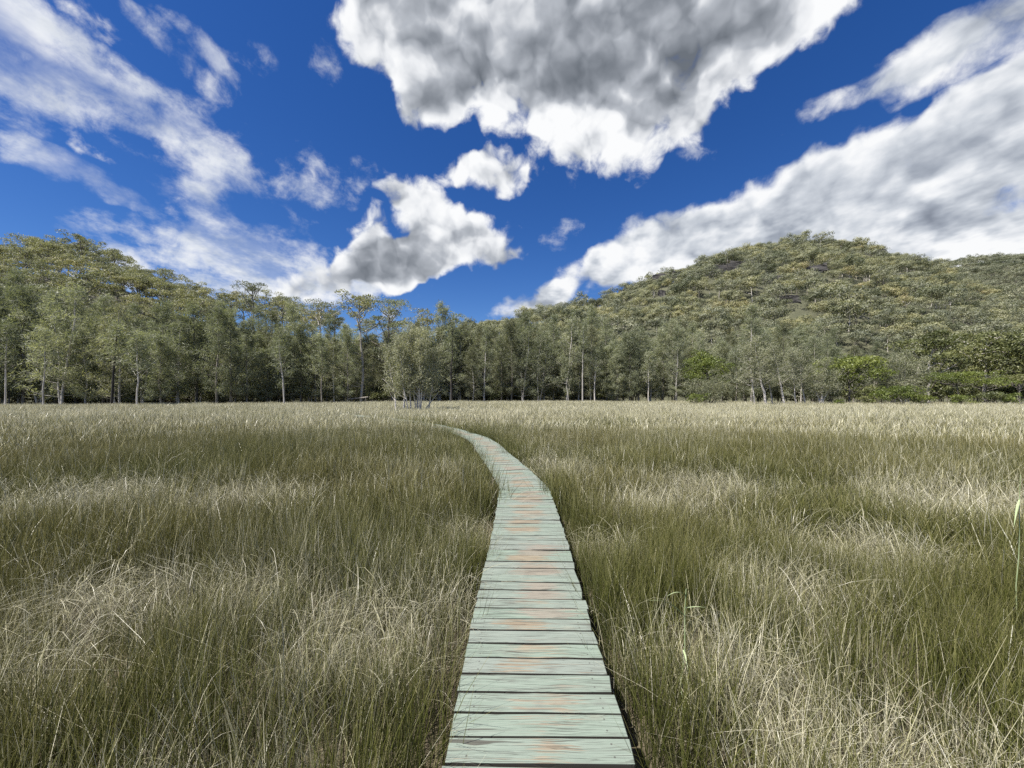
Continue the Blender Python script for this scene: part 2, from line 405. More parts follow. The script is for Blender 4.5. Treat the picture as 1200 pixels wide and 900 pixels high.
# ------------------------------------------------------------------ boardwalk
PATH = np.array([(.10, -2.2), (.115, .5), (.128, 1.77), (.145, 2.8), (.158, 3.3), (.19, 4.2), (.21, 5.1), (.222, 6.1), (.222, 7.1), (.06, 8.1), (-.26, 9.86), (-.55, 11.3), (-.88, 13.2), (-1.38, 15.15),
                 (-1.95, 16.5), (-3.0, 18.9), (-4.25, 21.2), (-6.2, 24.0), (-8.8, 27.2), (-12.3, 30.9), (-15.2, 33.4)])
def resample(P, step):
    seg = np.linalg.norm(np.diff(P, axis=0), axis=1); L = np.concatenate([[0], np.cumsum(seg)])
    t = np.arange(0, L[-1], 0.02)
    X = np.stack([np.interp(t, L, P[:, 0]), np.interp(t, L, P[:, 1])], 1)
    k = 9
    Xp = np.concatenate([np.repeat(X[:1], k, 0) + (np.arange(-k, 0)[:, None] * (X[1] - X[0])), X, np.repeat(X[-1:], k, 0) + (np.arange(1, k + 1)[:, None] * (X[-1] - X[-2]))])
    X = np.stack([np.convolve(Xp[:, c], np.ones(2 * k + 1) / (2 * k + 1), 'valid') for c in (0, 1)], 1)
    seg = np.linalg.norm(np.diff(X, axis=0), axis=1); L = np.concatenate([[0], np.cumsum(seg)])
    t = np.arange(0, L[-1], step)
    Xs = np.stack([np.interp(t, L, X[:, 0]), np.interp(t, L, X[:, 1])], 1)
    return Xs, X
PLANK_P, PATH_FINE = resample(PATH, 0.145)
def path_dist(X, Y):
    """distance from the walk's centre line"""
    P = PATH_FINE[::8]
    out = np.full(X.shape, 1e9)
    near = (Y < 36) & (X > -20) & (X < 3)
    q = np.stack([X[near], Y[near]], 1)
    res = np.empty(len(q))
    for a in range(0, len(q), 4000):
        res[a:a + 4000] = np.sqrt(((q[a:a + 4000, None, :] - P[None]) ** 2).sum(-1)).min(1)
    out[near] = res
    return out

def plank_mat():
    m, T, b = mat('weathered_green_plank')
    oc = T.node('ShaderNodeTexCoord').outputs['Object']
    rnd = T.node('ShaderNodeObjectInfo').outputs['Random']
    off = T.node('ShaderNodeCombineXYZ'); T.put(off.inputs[0], T.m('MULTIPLY', rnd, 37.0)); T.put(off.inputs[1], T.m('MULTIPLY', rnd, 91.0)); T.put(off.inputs[2], T.m('MULTIPLY', rnd, 13.0))
    p = T.vm('ADD', oc, off.outputs[0])
    r2 = T.m('FRACT', T.m('MULTIPLY', rnd, 17.31)); r3 = T.m('FRACT', T.m('MULTIPLY', rnd, 53.77))
    # knots bend the grain round them
    vo = T.node('ShaderNodeTexVoronoi'); T.l.new(T.mapping(p, scale=(2.6, 6.0, 0.0)), vo.inputs['Vector']); vo.inputs['Scale'].default_value = 1.0
    knot = T.ss(vo.outputs['Distance'], 0.24, 0.02)
    bend = T.m('MULTIPLY', T.noise(T.mapping(p, scale=(2.2, 5.0, 1.0)), 1.0, 2), 0.05)
    sx = T.node('ShaderNodeSeparateXYZ'); T.l.new(p, sx.inputs[0])
    gx = T.node('ShaderNodeCombineXYZ'); T.put(gx.inputs[0], sx.outputs[0]); T.put(gx.inputs[1], T.m('ADD', T.m('ADD', sx.outputs[1], bend), T.m('MULTIPLY', knot, 0.02))); T.put(gx.inputs[2], sx.outputs[2])
    g = gx.outputs[0]
    fine = T.noise(T.mapping(g, scale=(4, 260, 40)), 1.0, 5, 0.7)
    mid = T.noise(T.mapping(g, scale=(2.4, 60, 12)), 1.0, 5, 0.62)
    gl = T.noise(T.mapping(g, scale=(1.3, 42, 4)), 1.0, 3, 0.5)
    hair = T.ss(T.m('ABSOLUTE', T.m('SUBTRACT', T.m('FRACT', T.m('MULTIPLY', gl, 5.0)), 0.5)), 0.055, 0.0)
    hair = T.m('MULTIPLY', hair, T.ss(T.noise(T.mapping(p, scale=(4, 25, 4)), 1.0, 2), 0.42, 0.6))
    crack = T.ss(T.noise(T.mapping(g, scale=(3.0, 190, 5)), 1.0, 2, 0.5), 0.60, 0.64)
    split = T.ss(T.noise(T.mapping(g, scale=(1.5, 34, 3)), 1.0, 2, 0.5), 0.66, 0.69)
    blot = T.noise(T.mapping(p, scale=(5, 9, 5)), 1.0, 5, 0.6)
    streaks = T.noise(T.mapping(g, scale=(1.6, 75, 9)), 1.0, 5, 0.66)
    paint = T.mix(T.ss(fine, 0.36, 0.64), (0.122, 0.166, 0.126), (0.205, 0.250, 0.202))
    paint = T.mix(T.m('MULTIPLY', T.m('FRACT', T.m('MULTIPLY', rnd, 29.3)), 0.6), paint, (0.178, 0.19, 0.172))
    paint = T.mix(T.ss(streaks, 0.5, 0.72, 0, 0.55), paint, (0.13, 0.128, 0.112))
    paint = T.mix(T.ss(blot, 0.55, 0.75, 0, 0.5), paint, (0.125, 0.128, 0.11))
    # paint trodden off along the middle of the walk
    lx = T.node('ShaderNodeSeparateXYZ'); T.l.new(oc, lx.inputs[0])
    lxx = T.m('ABSOLUTE', T.m('SUBTRACT', lx.outputs[0], T.m('MULTIPLY', T.m('SUBTRACT', r3, 0.35), 0.22)))
    patch = T.noise(T.mapping(p, scale=(4.5, 7, 3)), 1.0, 3, 0.55)
    foot = T.ss(lxx, 0.40, 0.02)
    ly = T.node('ShaderNodeSeparateXYZ'); T.l.new(T.node('ShaderNodeObjectInfo').outputs['Location'], ly.inputs[0])
    amount = T.m('MULTIPLY', T.m('POWER', r2, 1.2), T.ss(ly.outputs[1], 1.9, 3.6, 0.45, 1.25))     # trodden hardest a few steps on
    wv = T.m('ADD', T.m('ADD', T.m('MULTIPLY', foot, T.m('MULTIPLY_ADD', amount, 0.72, 0.20)), T.m('MULTIPLY', T.m('SUBTRACT', streaks, 0.5), 2.3)), T.m('MULTIPLY', T.m('SUBTRACT', patch, 0.5), 0.9))
    wear = T.ss(wv, 0.40, 0.58)
    bare = T.mix(T.ss(mid, 0.38, 0.62), (0.18, 0.125, 0.075), (0.24, 0.195, 0.135))
    bare = T.mix(T.m('MULTIPLY', T.ss(r3, 0.3, 0.9), 0.6), bare, (0.19, 0.172, 0.15))
    c = T.mix(T.m('MULTIPLY', wear, 0.8), paint, bare)
    sx2 = T.m('SUBTRACT', T.m('ABSOLUTE', T.m('SUBTRACT', lx.outputs[0], T.m('MULTIPLY', T.m('SUBTRACT', r2, .5), .02))), 0.355); sy2 = T.m('SUBTRACT', T.m('ABSOLUTE', T.m('SUBTRACT', lx.outputs[1], T.m('MULTIPLY', T.m('SUBTRACT', r3, .5), .012))), 0.034)
    screw = T.ss(T.m('SQRT', T.m('ADD', T.m('MULTIPLY', sx2, sx2), T.m('MULTIPLY', sy2, sy2))), 0.0062, 0.0042)
    c = T.mix(T.m('MULTIPLY', screw, .8), c, (0.05, 0.046, 0.042))
    c = T.mix(T.m('MULTIPLY', knot, 0.45), c, (0.22, 0.2, 0.15))
    c = T.mix(T.m('MULTIPLY', crack, 0.75), c, (0.045, 0.045, 0.036))
    c = T.mix(T.m('MULTIPLY', hair, 0.6), c, (0.05, 0.048, 0.038))
    c = T.mix(T.m('MULTIPLY', split, 0.85), c, (0.05, 0.045, 0.035))
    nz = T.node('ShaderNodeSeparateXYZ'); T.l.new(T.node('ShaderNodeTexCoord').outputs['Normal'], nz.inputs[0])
    c = T.mix(T.ss(nz.outputs[2], 0.55, 0.2), c, (0.035, 0.032, 0.026))   # unpainted sides; shade of the gaps put into the colour as near black
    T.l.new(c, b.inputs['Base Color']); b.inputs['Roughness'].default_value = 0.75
    h = T.m('SUBTRACT', T.m('ADD', T.m('MULTIPLY', fine, 0.25), T.m('MULTIPLY', mid, 0.5)), T.m('ADD', T.m('ADD', T.m('MAXIMUM', T.m('MULTIPLY', crack, 0.6), T.m('MULTIPLY', hair, 0.7)), split)))
    bump(T, b, h, 0.55, 0.004)
    return m
def boardwalk():
    root = link('boardwalk', None, loc=(PLANK_P[0][0], PLANK_P[0][1], 0))
    tag(root, 'narrow boardwalk of weathered pale green planks curving away through the marsh grass', 'boardwalk')
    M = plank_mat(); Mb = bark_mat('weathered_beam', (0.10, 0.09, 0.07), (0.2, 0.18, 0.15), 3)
    protos = []
    for k in range(12):
        rng = np.random.default_rng(300 + k)
        bm = bmesh.new()
        xs = np.linspace(-0.45, 0.45, 5)
        fr = 0.0655 + rng.normal(0, 0.0016, 5); bk = -0.0655 + rng.normal(0, 0.0012, 5); zt = rng.normal(0, 0.0012, 5)
        sk = rng.normal(0, 0.003, 2)
        loop = []
        for i, x in enumerate(xs):
            e0 = sk[0] if i == 0 else sk[1] if i == 4 else 0
            loop.append([bm.verts.new((x + (e0 if y == 0 else -e0), yy, z)) for (y, yy, z) in ((0, bk[i], -0.042), (1, fr[i], -0.042), (1, fr[i] - .001, zt[i]), (0, bk[i] + .001, zt[i]))])
        for a, b_ in zip(loop[:-1], loop[1:]):
            for q in range(4): bm.faces.new((a[q], a[(q + 1) % 4], b_[(q + 1) % 4], b_[q]))
        bm.faces.new(loop[0][::-1]); bm.faces.new(loop[-1])
        bm.normal_update()
        top = [e for e in bm.edges if all(v.co.z > -0.02 for v in e.verts) and any(abs(f.normal.z) < 0.5 for f in e.link_faces)]
        bmesh.ops.bevel(bm, geom=top, offset=0.003, segments=1, affect='EDGES')
        bmesh.ops.recalc_face_normals(bm, faces=bm.faces)
        me = bpy.data.meshes.new('plank'); bm.to_mesh(me); bm.free(); me.materials.append(M)
        protos.append(me)
    P = PLANK_P; tan = np.gradient(P, axis=0)
    for i, (x, y) in enumerate(P[:290]):
        a = math.atan2(-tan[i][0], tan[i][1])
        o = link('plank', protos[(i * 5 + i // 7) % 12], root)
        o.location = (x - P[0][0] + random.gauss(0, .004), y - P[0][1], random.gauss(0, 0.0022))
        o.rotation_euler = (random.gauss(0, .004), random.gauss(0, .003), a + random.gauss(0, .005) + (math.pi if random.random() < .0 else 0))
        o.scale = (1 + random.gauss(0, .004), 1 + random.gauss(0, .006), 1)
    # two long bearers under the planks and the posts they stand on
    nrm = np.stack([tan[:, 1], -tan[:, 0]], 1); nrm /= np.linalg.norm(nrm, axis=1)[:, None]
    for s_ in (-0.36, 0.36):
        Q = P[:290:3] + nrm[:290:3] * s_ - P[0]
        w = nrm[:290:3] * 0.025
        V = np.stack([np.c_[Q - w, np.full(len(Q), -0.16)], np.c_[Q + w, np.full(len(Q), -0.16)], np.c_[Q + w, np.full(len(Q), -0.046)], np.c_[Q - w, np.full(len(Q), -0.046)]], 1).reshape(-1, 3)
        i = np.arange(len(Q) - 1)[:, None] * 4; j = np.arange(4)[None]; k = (j + 1) % 4
        F = np.stack([i + j, i + k, i + 4 + k, i + 4 + j], -1).reshape(-1, 4)
        link('bearer', mesh('bearer', V, F, [Mb]), root)
    bm = bmesh.new(); bmesh.ops.create_cone(bm, cap_ends=True, segments=8, radius1=0.05, radius2=0.05, depth=0.6)
    pm = bpy.data.meshes.new('post'); bm.to_mesh(pm); bm.free(); pm.materials.append(Mb)
    for i in range(4, 120, 12):
        for s_ in (-0.36, 0.36):
            q = P[i] + nrm[i] * s_ - P[0]
            link('post', pm, root, (q[0], q[1], -0.465))
boardwalk()

# ------------------------------------------------------------------ trees
OAK_LEAF = leaf_mat('feathery_olive_foliage', [(0, (0.17, 0.186, 0.13)), (0.5, (0.25, 0.268, 0.19)), (1, (0.34, 0.35, 0.255))], 0.5, 0.4)
GUM_LEAF = leaf_mat('eucalypt_foliage', [(0, (0.145, 0.158, 0.115)), (0.3, (0.215, 0.222, 0.145)), (0.7, (0.262, 0.258, 0.15)), (0.92, (0.275, 0.258, 0.138)), (1, (0.29, 0.24, 0.145))], 0.35, 0.33)
GREY_LEAF = leaf_mat('grey_green_foliage', [(0, (0.215, 0.225, 0.155)), (1, (0.34, 0.342, 0.245))], 0.5, 0.35)
LIME_LEAF = leaf_mat('bright_green_foliage', [(0, (0.11, 0.142, 0.036)), (0.5, (0.17, 0.20, 0.052)), (1, (0.26, 0.28, 0.085))], 0.6, 0.35, 0.45)
OAK_DARK = leaf_mat('feathery_dark_foliage', [(0, (0.125, 0.135, 0.09)), (0.5, (0.185, 0.192, 0.13)), (1, (0.25, 0.25, 0.17))], 0.5, 0.4)
DARK_LEAF = leaf_mat('deep_green_foliage', [(0, (0.095, 0.11, 0.048)), (0.5, (0.155, 0.168, 0.072)), (1, (0.235, 0.238, 0.11))], 0.6, 0.3, 0.45)
BARK_GREY = bark_mat('grey_bark', (0.10, 0.09, 0.075), (0.24, 0.22, 0.19))
BARK_PALE = bark_mat('pale_bark', (0.34, 0.32, 0.29), (0.62, 0.585, 0.53))
BARK_MID = bark_mat('weathered_bark', (0.17, 0.16, 0.14), (0.36, 0.34, 0.30))
COOL_HAZE_LEAF = leaf_mat('cool_grey_and_haze_foliage', [(0, (0.155, 0.168, 0.122)), (1, (0.265, 0.268, 0.19))], 0.5, 0.3)  # a grey variety on the right hill; haze put into colour on the ridge
HILL_DARK = leaf_mat('hill_dark_foliage', [(0, (0.085, 0.10, 0.062)), (1, (0.165, 0.175, 0.105))], 0.5, 0.3)
BARK_DARK = bark_mat('dark_bark', (0.02, 0.018, 0.015), (0.06, 0.052, 0.045))

def curve(p0, p1, n, wob, rng, sag=0.0):
    t = np.linspace(0, 1, n)[:, None]
    P = np.asarray(p0) * (1 - t) + np.asarray(p1) * t
    w = np.cumsum(rng.normal(0, wob, (n, 3)), 0); w -= t * w[-1]
    P = P + w * np.array([1, 1, .4]); P[:, 2] += sag * np.sin(np.pi * t[:, 0])
    return P
def along(P, t):
    i = np.clip(t * (len(P) - 1), 0, len(P) - 1.001); k = int(i); f = i - k
    return P[k] * (1 - f) + P[k + 1] * f

def feathery(seed, stems, nb, t0, reach, up, nleaf, L, W, droop, cr, bark, leaf, rb=0.045, wob=0.1, kids=3, taper=0.8, ragged=0.35):
    """trunk(s) with ascending branches carrying fine drooping foliage. stems: (base, top, radius)"""
    rng = np.random.default_rng(seed); A, B = Acc(), Acc()
    for (p0, p1, r0) in stems:
        P = curve(p0, p1, 9, wob, rng)
        A.tube(P, np.linspace(1, 0.12, 9) ** taper * r0, 7)
        gold = rng.uniform(0, 6.28)
        for i in range(nb):
            t = t0 + (1 - t0) * ((i + rng.uniform(0, 1)) / nb)
            a = gold + i * 2.4 + rng.normal(0, .4)
            ln = reach(t) * rng.uniform(1 - ragged, 1 + ragged)
            u = up(t) + rng.normal(0, .18)
            s0 = along(P, t); d = np.array([math.cos(a) * math.cos(u), math.sin(a) * math.cos(u), math.sin(u)])
            Q = curve(s0, s0 + d * ln, 5, 0.06 * ln / 3, rng, -0.06 * ln)
            A.tube(Q, np.linspace(1, .25, 5) * rb * (0.4 + 0.6 * (1 - t)) * min(1.3, ln / 2.5), 3)
            ends = [along(Q, f) for f in (0.55, 0.8, 1.0)]
            for k in range(kids):
                f = rng.uniform(.3, .95); q0 = along(Q, f); dd = d + rng.normal(0, .55, 3); dd[2] += .25
                e = q0 + dd / np.linalg.norm(dd) * ln * rng.uniform(.3, .55)
                A.tube(np.array([q0, (q0 + e) / 2 + rng.normal(0, .05, 3), e]), (rb * .3, rb * .2, rb * .08), 3)
                ends += [e, (q0 + e) / 2]
            ends = np.array(ends); m = max(2, int(nleaf / len(ends)))
            for e in ends:
                c = e + rng.normal(0, 1, (m, 3)) * cr * np.array([1, 1, .75]) * rng.uniform(.7, 1.3)
                D = rng.normal(0, .6, (m, 3)) + d * .5; D[:, 2] -= droop
                B.leaves(c, D, rng.uniform(.6, 1.3, m) * L, rng.uniform(.6, 1.4, m) * W, rng, a=rng.uniform(0, 1))
    return A.mesh('trunk', [bark], True), B.mesh('crown', [leaf])

def gum(seed, h, w, nl, size, bark, leaf, t0=0.45, r0=None, pads=7, flat=0.5, lean=0.0, quad=True, sub=2, prad=1.0, dens_low=0.25, shell=0.0):
    """open crowned gum: forking limbs, each ending in a dome shaped pad of leaves"""
    rng = np.random.default_rng(seed); A, B = Acc(), Acc()
    r0 = r0 or 0.014 * h + 0.05
    top = np.array([lean * h + rng.normal(0, .03 * h), rng.normal(0, .03 * h), h * .82])
    P = curve((0, 0, -0.5), top, 8, .03 * h / 3, rng)
    A.tube(P, np.linspace(1, .3, 8) * r0, 6)
    ends = [(P[-1], 0.9)]
    g = rng.uniform(0, 6.28)
    for i in range(pads):
        t = t0 + (1 - t0) * (i + .5) / pads
        a = g + i * 2.4 + rng.normal(0, .5)
        s0 = along(P, t * .96)
        ln = w * (.55 + .6 * rng.uniform()) * (1.05 - .55 * ((t - t0) / (1 - t0)) ** 2)
        tip = s0 + np.array([math.cos(a) * ln, math.sin(a) * ln, ln * rng.uniform(.45, 1.0) * (1.15 - .5 * t) + .04 * h])
        tip[2] = min(tip[2], h * (.98 - .12 * (ln / w) ** 2))
        Q = curve(s0, tip, 5, .05 * ln, rng, -.05 * ln)
        A.tube(Q, np.linspace(1, .3, 5) * r0 * .42, 4)
        ends.append((tip, 1.0))
        for k in range(sub):
            f = rng.uniform(.35, .85); q0 = along(Q, f)
            e = q0 + np.array([rng.normal(0, .35) * ln, rng.normal(0, .35) * ln, rng.uniform(.1, .45) * ln]); e[2] = min(e[2], h * .97)
            A.tube(np.array([q0, (q0 + e) / 2, e]), (r0 * .22, r0 * .15, r0 * .07), 3)
            ends.append((e, .8))
    m = max(4, nl // len(ends))
    for (e, s) in ends:
        R_ = w * .34 * s * prad * rng.uniform(.75, 1.3)
        v = rng.normal(0, 1, (m, 3)); v /= np.linalg.norm(v, axis=1)[:, None]
        rad = rng.uniform(.35, 1.05, (m, 1)) ** .6
        low = (v[:, 2] < -0.1) & (rng.uniform(size=m) > dens_low); v[low, 2] *= -1
        c = e + v * rad * np.array([R_, R_, R_ * flat])
        D = rng.normal(0, .8, (m, 3)); D[:, 2] -= .35
        N = v * shell + rng.normal(0, 1, (m, 3)) * (1 - shell) if shell else None
        if shell: D = D - v * (D * v).sum(1)[:, None] * shell
        B.leaves(c, D, rng.uniform(.65, 1.35, m) * size, rng.uniform(.5, 1.0, m) * size * .6, rng, a=np.clip(rng.uniform(.15, .85) + .12 * rng.normal(size=m), 0, 1), quad=quad, N=N)
    return A.mesh('trunk', [bark], True), B.mesh('crown', [leaf])

def plant(name, parts, loc, rz, sc, label, cat, group=None, names=('trunk', 'crown'), lean=(0, 0)):
    r = link(name, None, loc=loc, rot=(lean[0], lean[1], rz), scale=sc if hasattr(sc, '__len__') else (sc, sc, sc))
    tag(r, label, cat, group)
    for n, p in zip(names, parts): link(n, p, r)
    return r
def ground_at(px, Y): return ((px - 600) / FPX * Y, Y, GZ)

YEDGE = interp([(-500, 50), (0, 57), (150, 60), (300, 66), (420, 76), (530, 84), (700, 88), (800, 86), (850, 80), (900, 72), (1000, 70), (1200, 67), (1700, 62)])

def oak_proto(k, h, w, leaf=None):
    rng = np.random.default_rng(700 + k)
    stems = [((0, 0, -.2), (rng.normal(0, .5), rng.normal(0, .5), h), .0095 * h + .03)]
    if k % 3 == 1: stems.append(((.35, .1, -.2), (1.3 + rng.normal(0, .3), rng.normal(0, .6), h * .82), .008 * h))
    nb = 46 if len(stems) == 1 else 30
    return feathery(710 + k, stems, nb, .10, lambda t: .80 * w * (0.62 + 1.0 * min(1, (t - .05) * 2.2)) * (1.12 - t) ** .75, lambda t: .35 + .65 * t,
                    150 if len(stems) == 1 else 115, .55, .06, .55, .30, BARK_PALE if k % 2 else BARK_GREY, leaf or OAK_LEAF)
OAKS = [oak_proto(k, h, w) for k, (h, w) in enumerate([(15, 3.4), (13, 3.0), (16.5, 3.6), (12, 3.3), (14.5, 2.7), (17, 3.2), (11, 3.2), (14, 3.8)])]
OAKS_D = [oak_proto(k, h, w, OAK_DARK) for k, (h, w) in enumerate([(15, 3.4), (13.5, 3.2), (16, 3.6), (14, 3.0)])]
MARKS = [(0, 'the left edge'), (130, 'the dark leaning trunk'), (333, 'the leaning pale trunk'), (421, 'the bare pale gum'), (528, 'the straight black trunk'), (683, 'the tallest pale trunk'), (760, 'the slim pale trunk'), (826, 'the lime-green tree'), (890, 'the leaning clump')]
ORD = 'first second third fourth fifth sixth seventh eighth ninth tenth eleventh twelfth thirteenth fourteenth fifteenth sixteenth seventeenth eighteenth nineteenth twentieth'.split()
def zone(px):
    for lim, w in ((0, 'past the left edge'), (130, 'left of the dark leaning trunk'), (240, 'right of the dark leaning trunk'), (333, 'left of the leaning pale trunk'), (421, 'left of the bare pale gum'), (530, 'behind the bushy marsh tree'), (600, 'right of the black trunk'),
                   (683, 'left of the tallest pale trunk'), (760, 'right of the tallest pale trunk'), (826, 'left of the lime-green tree'), (890, 'right of the lime-green tree'), (965, 'behind the leaning pale trunks'), (1200, 'behind the bright shrubs')):
        if px < lim: return w
    return 'past the right edge'
def treeline():
    rng = np.random.default_rng(5)
    n = 0; count = {}
    for row in range(4):
        px = -240 + rng.uniform(0, 20)
        while px < 1440:
            Y = YEDGE(px) + row * 6.5 + rng.uniform(0, 5.5) + (1.5 if row == 0 else 0)
            step = rng.uniform(2.3, 4.0) * FPX / Y * (1.0 if row < 2 else 1.3)
            gap = row == 0 and (430 < px < 470 or 795 < px < 860)
            right = px > 985 and row < 2
            if not gap and not right:
                x, y, z = ground_at(px, Y)
                s = rng.uniform(.80, 1.12) * float(np.interp(px, [0, 250, 420, 560, 700, 780, 960, 1000], [1.2, 1.08, 1.06, 1.14, 1.24, 1.14, 1.0, .8])) * (1 + .02 * row)
                k = int(rng.integers(len(OAKS)))
                front = row < 2
                dark = rng.uniform() < (.8 if 425 < px < 610 else .15)
                pr = OAKS_D[k % 4] if dark else OAKS[k]
                gp = ('swamp oaks at the front of the treeline, ' if front else 'swamp oaks deep in the treeline, ') + zone(px)
                lab = ('grey-green feathery swamp oak at the front of the treeline, ' if front else 'feathery swamp oak deep in the treeline, ') + zone(px)
                if row == 0 and 0 <= px < 985:
                    mk = [m for m in MARKS if m[0] <= px][-1][1]; c = count[mk] = count.get(mk, -1) + 1
                    lab = '%s feathery swamp oak, front row, %s right of %s' % ('dark' if dark else 'olive', ORD[c], mk)
                plant('swamp_oak', pr, (x, y, z), rng.uniform(0, 6.28), (s, s, s * rng.uniform(.93, 1.08)), lab, 'tree', gp)
                n += 1
            px += step
    return n
N_OAK = treeline()

# gums: those on the left hill show limbs, those on the right hill only crowns
GUMS_L = [gum(40 + k, h, w, 2400, .42, BARK_GREY if k % 2 else BARK_PALE, GUM_LEAF, t0=.42, pads=p + 1, flat=.6, prad=.92, dens_low=.3, shell=.6) for k, (h, w, p) in enumerate([(13, 4.6, 8), (15, 5.0, 9), (11.5, 4.6, 7), (16, 4.4, 8), (12.5, 5.2, 9), (14, 4.8, 7)])]
def poisson(cands, r, pre=()):
    cell = {}; out = []
    def key(p): return (int(p[0] // r), int(p[1] // r))
    for p in list(pre): cell.setdefault(key(p), []).append(p)
    for i, p in enumerate(cands):
        k = key(p)
        if all((p[0] - q[0]) ** 2 + (p[1] - q[1]) ** 2 > r * r for a in (-1, 0, 1) for b in (-1, 0, 1) for q in cell.get((k[0] + a, k[1] + b), ())):
            cell.setdefault(k, []).append(p); out.append(i)
    return out
def hill_spots(H, lo, hi, u0, u1, r, n, seed):
    rng = np.random.default_rng(seed)
    c = rng.uniform(lo, hi, n); yr, yf = H.depth(c), H.foot(c)
    u = rng.uniform(u0, u1, n) ** .8; Y = yf + u * (yr - yf)
    P = np.stack([(c - 600) / FPX * Y, Y, H.z(c, Y)], 1)
    k = poisson(P, r)
    return P[k], c[k], u[k]
P_, c_, u_ = hill_spots(HILL_L, -230, 700, .12, 1.06, 5.8, 12000, 3)
rngL = np.random.default_rng(9)
vis = []
for p, c, u in zip(P_, c_, u_):
    # leave out what the treeline hides
    top = HOR - (p[2] + 13 - EYE) / p[1] * FPX
    if top < (352 if c < 330 else 364): vis.append((p, c, u))
vis.sort(key=lambda q: q[0][1])
def hz(c, u):
    a = 'past the left edge' if c < 0 else 'at its high left end' if c < 150 else 'where it slopes down' if c < 330 else 'behind the treeline'
    return a + (', near the crest' if u > .8 else ', lower down')
for p, c, u in vis[:150]:
    s = rngL.uniform(.75, 1.12) * (.8 if c > 560 else 1.0)
    plant('gum_tree', GUMS_L[int(rngL.integers(6))], tuple(p), rngL.uniform(0, 6.28), s,
          'olive gum tree on the left hillside, ' + hz(c, u), 'tree', 'gum trees on the left hillside, ' + hz(c, u))
N_L = len(vis)

def join_pair(name, pair):
    t, c = pair
    bm = bmesh.new(); bm.from_mesh(t); n = len(bm.faces); bm.from_mesh(c)
    bm.faces.ensure_lookup_table()
    for f in bm.faces[n:]: f.material_index = 1
    me = bpy.data.meshes.new(name); bm.to_mesh(me); bm.free()
    me.materials.append(t.materials[0]); me.materials.append(c.materials[0])
    return me
GUMS_RP = [gum(80 + k, h, w, 900, .8, BARK_PALE if k % 2 else BARK_GREY, (GUM_LEAF, GUM_LEAF, HILL_DARK, GUM_LEAF, COOL_HAZE_LEAF, GUM_LEAF)[k], t0=.42, pads=p - 2, flat=.95, sub=1, prad=1.55, dens_low=.2, shell=.88) for k, (h, w, p) in enumerate([(9.5, 5.2, 7), (11.5, 5.6, 8), (8.5, 5.2, 7), (10, 4.8, 6), (12, 5.4, 8), (8, 4.6, 6)])]
GUMS_R = [join_pair('hill_gum', p) for p in GUMS_RP]
ROCKS = [(742, 336, 34, 3.0), (800, 312, 60, 3.5), (850, 320, 66, 4.5), (872, 314, 40, 3.5), (1004, 301, 30, 4.5), (1020, 297, 22, 3.0), (960, 318, 26, 2.5), (905, 333, 34, 3.0), (780, 345, 30, 2.5), (690, 372, 26, 2.4), (935, 352, 30, 2.5), (1040, 330, 28, 2.5)]
def rock_pos(px, py):
    Ys = np.linspace(HILL_R.foot(px), HILL_R.depth(px), 400)
    zz = HILL_R.z(np.full(400, float(px)), Ys); rows = HOR - (zz - EYE) / Ys * FPX
    i = int(np.argmin(np.abs(rows - py)))
    return np.array([(px - 600) / FPX * Ys[i], Ys[i], zz[i]])
def hill_forest():
    rng = np.random.default_rng(21)
    pr = [rock_pos(a, b) for a, b, *_ in ROCKS]
    P, c, u = hill_spots(HILL_R, 470, 1420, .05, 1.08, 4.6, 110000, 4)
    keep = np.ones(len(P), bool)
    for (a, b, wpx, hh), q in zip(ROCKS, pr):
        hw = wpx / 2 / FPX * q[1]
        keep &= ~((abs(P[:, 0] - q[0] * P[:, 1] / q[1]) < hw) & (P[:, 1] < q[1] + 1) & (P[:, 1] > q[1] - 15))
    top = HOR - (P[:, 2] + 10 - EYE) / P[:, 1] * FPX
    keep &= top < np.interp(c, [0, 700, 850, 1000, 1060, 1300], [385, 400, 415, 420, 405, 405])
    P = P[keep]; c = c[keep]
    order = np.argsort(P[:, 1] + 400 * ((c < 540) | (c > 1230)))
    s = .68 * np.exp(rng.normal(0, .2, len(P))); rz = rng.uniform(0, 6.28, len(P)); kk = rng.integers(0, len(GUMS_R), len(P))
    near = order[:140]; far = order[140:]
    for i in near:
        w = 'left foot' if c[i] < 720 else 'lower left slope' if c[i] < 860 else 'lower middle slope' if c[i] < 1000 else 'lower right slope'
        plant('gum_tree', GUMS_RP[kk[i]], tuple(P[i]), rz[i], s[i], 'small round-crowned gum tree on the %s of the right hill' % w, 'tree', 'gum trees on the %s of the right hill' % w)
    Q, cf, uf = hill_spots(HILL_F, 1040, 1500, .3, 1.06, 6.6, 30000, 6)
    n2 = len(Q)
    return (P[far], rz[far], s[far], kk[far]), (Q, rng.uniform(0, 6.28, n2), rng.uniform(.75, 1.05, n2), rng.integers(0, 3, n2))

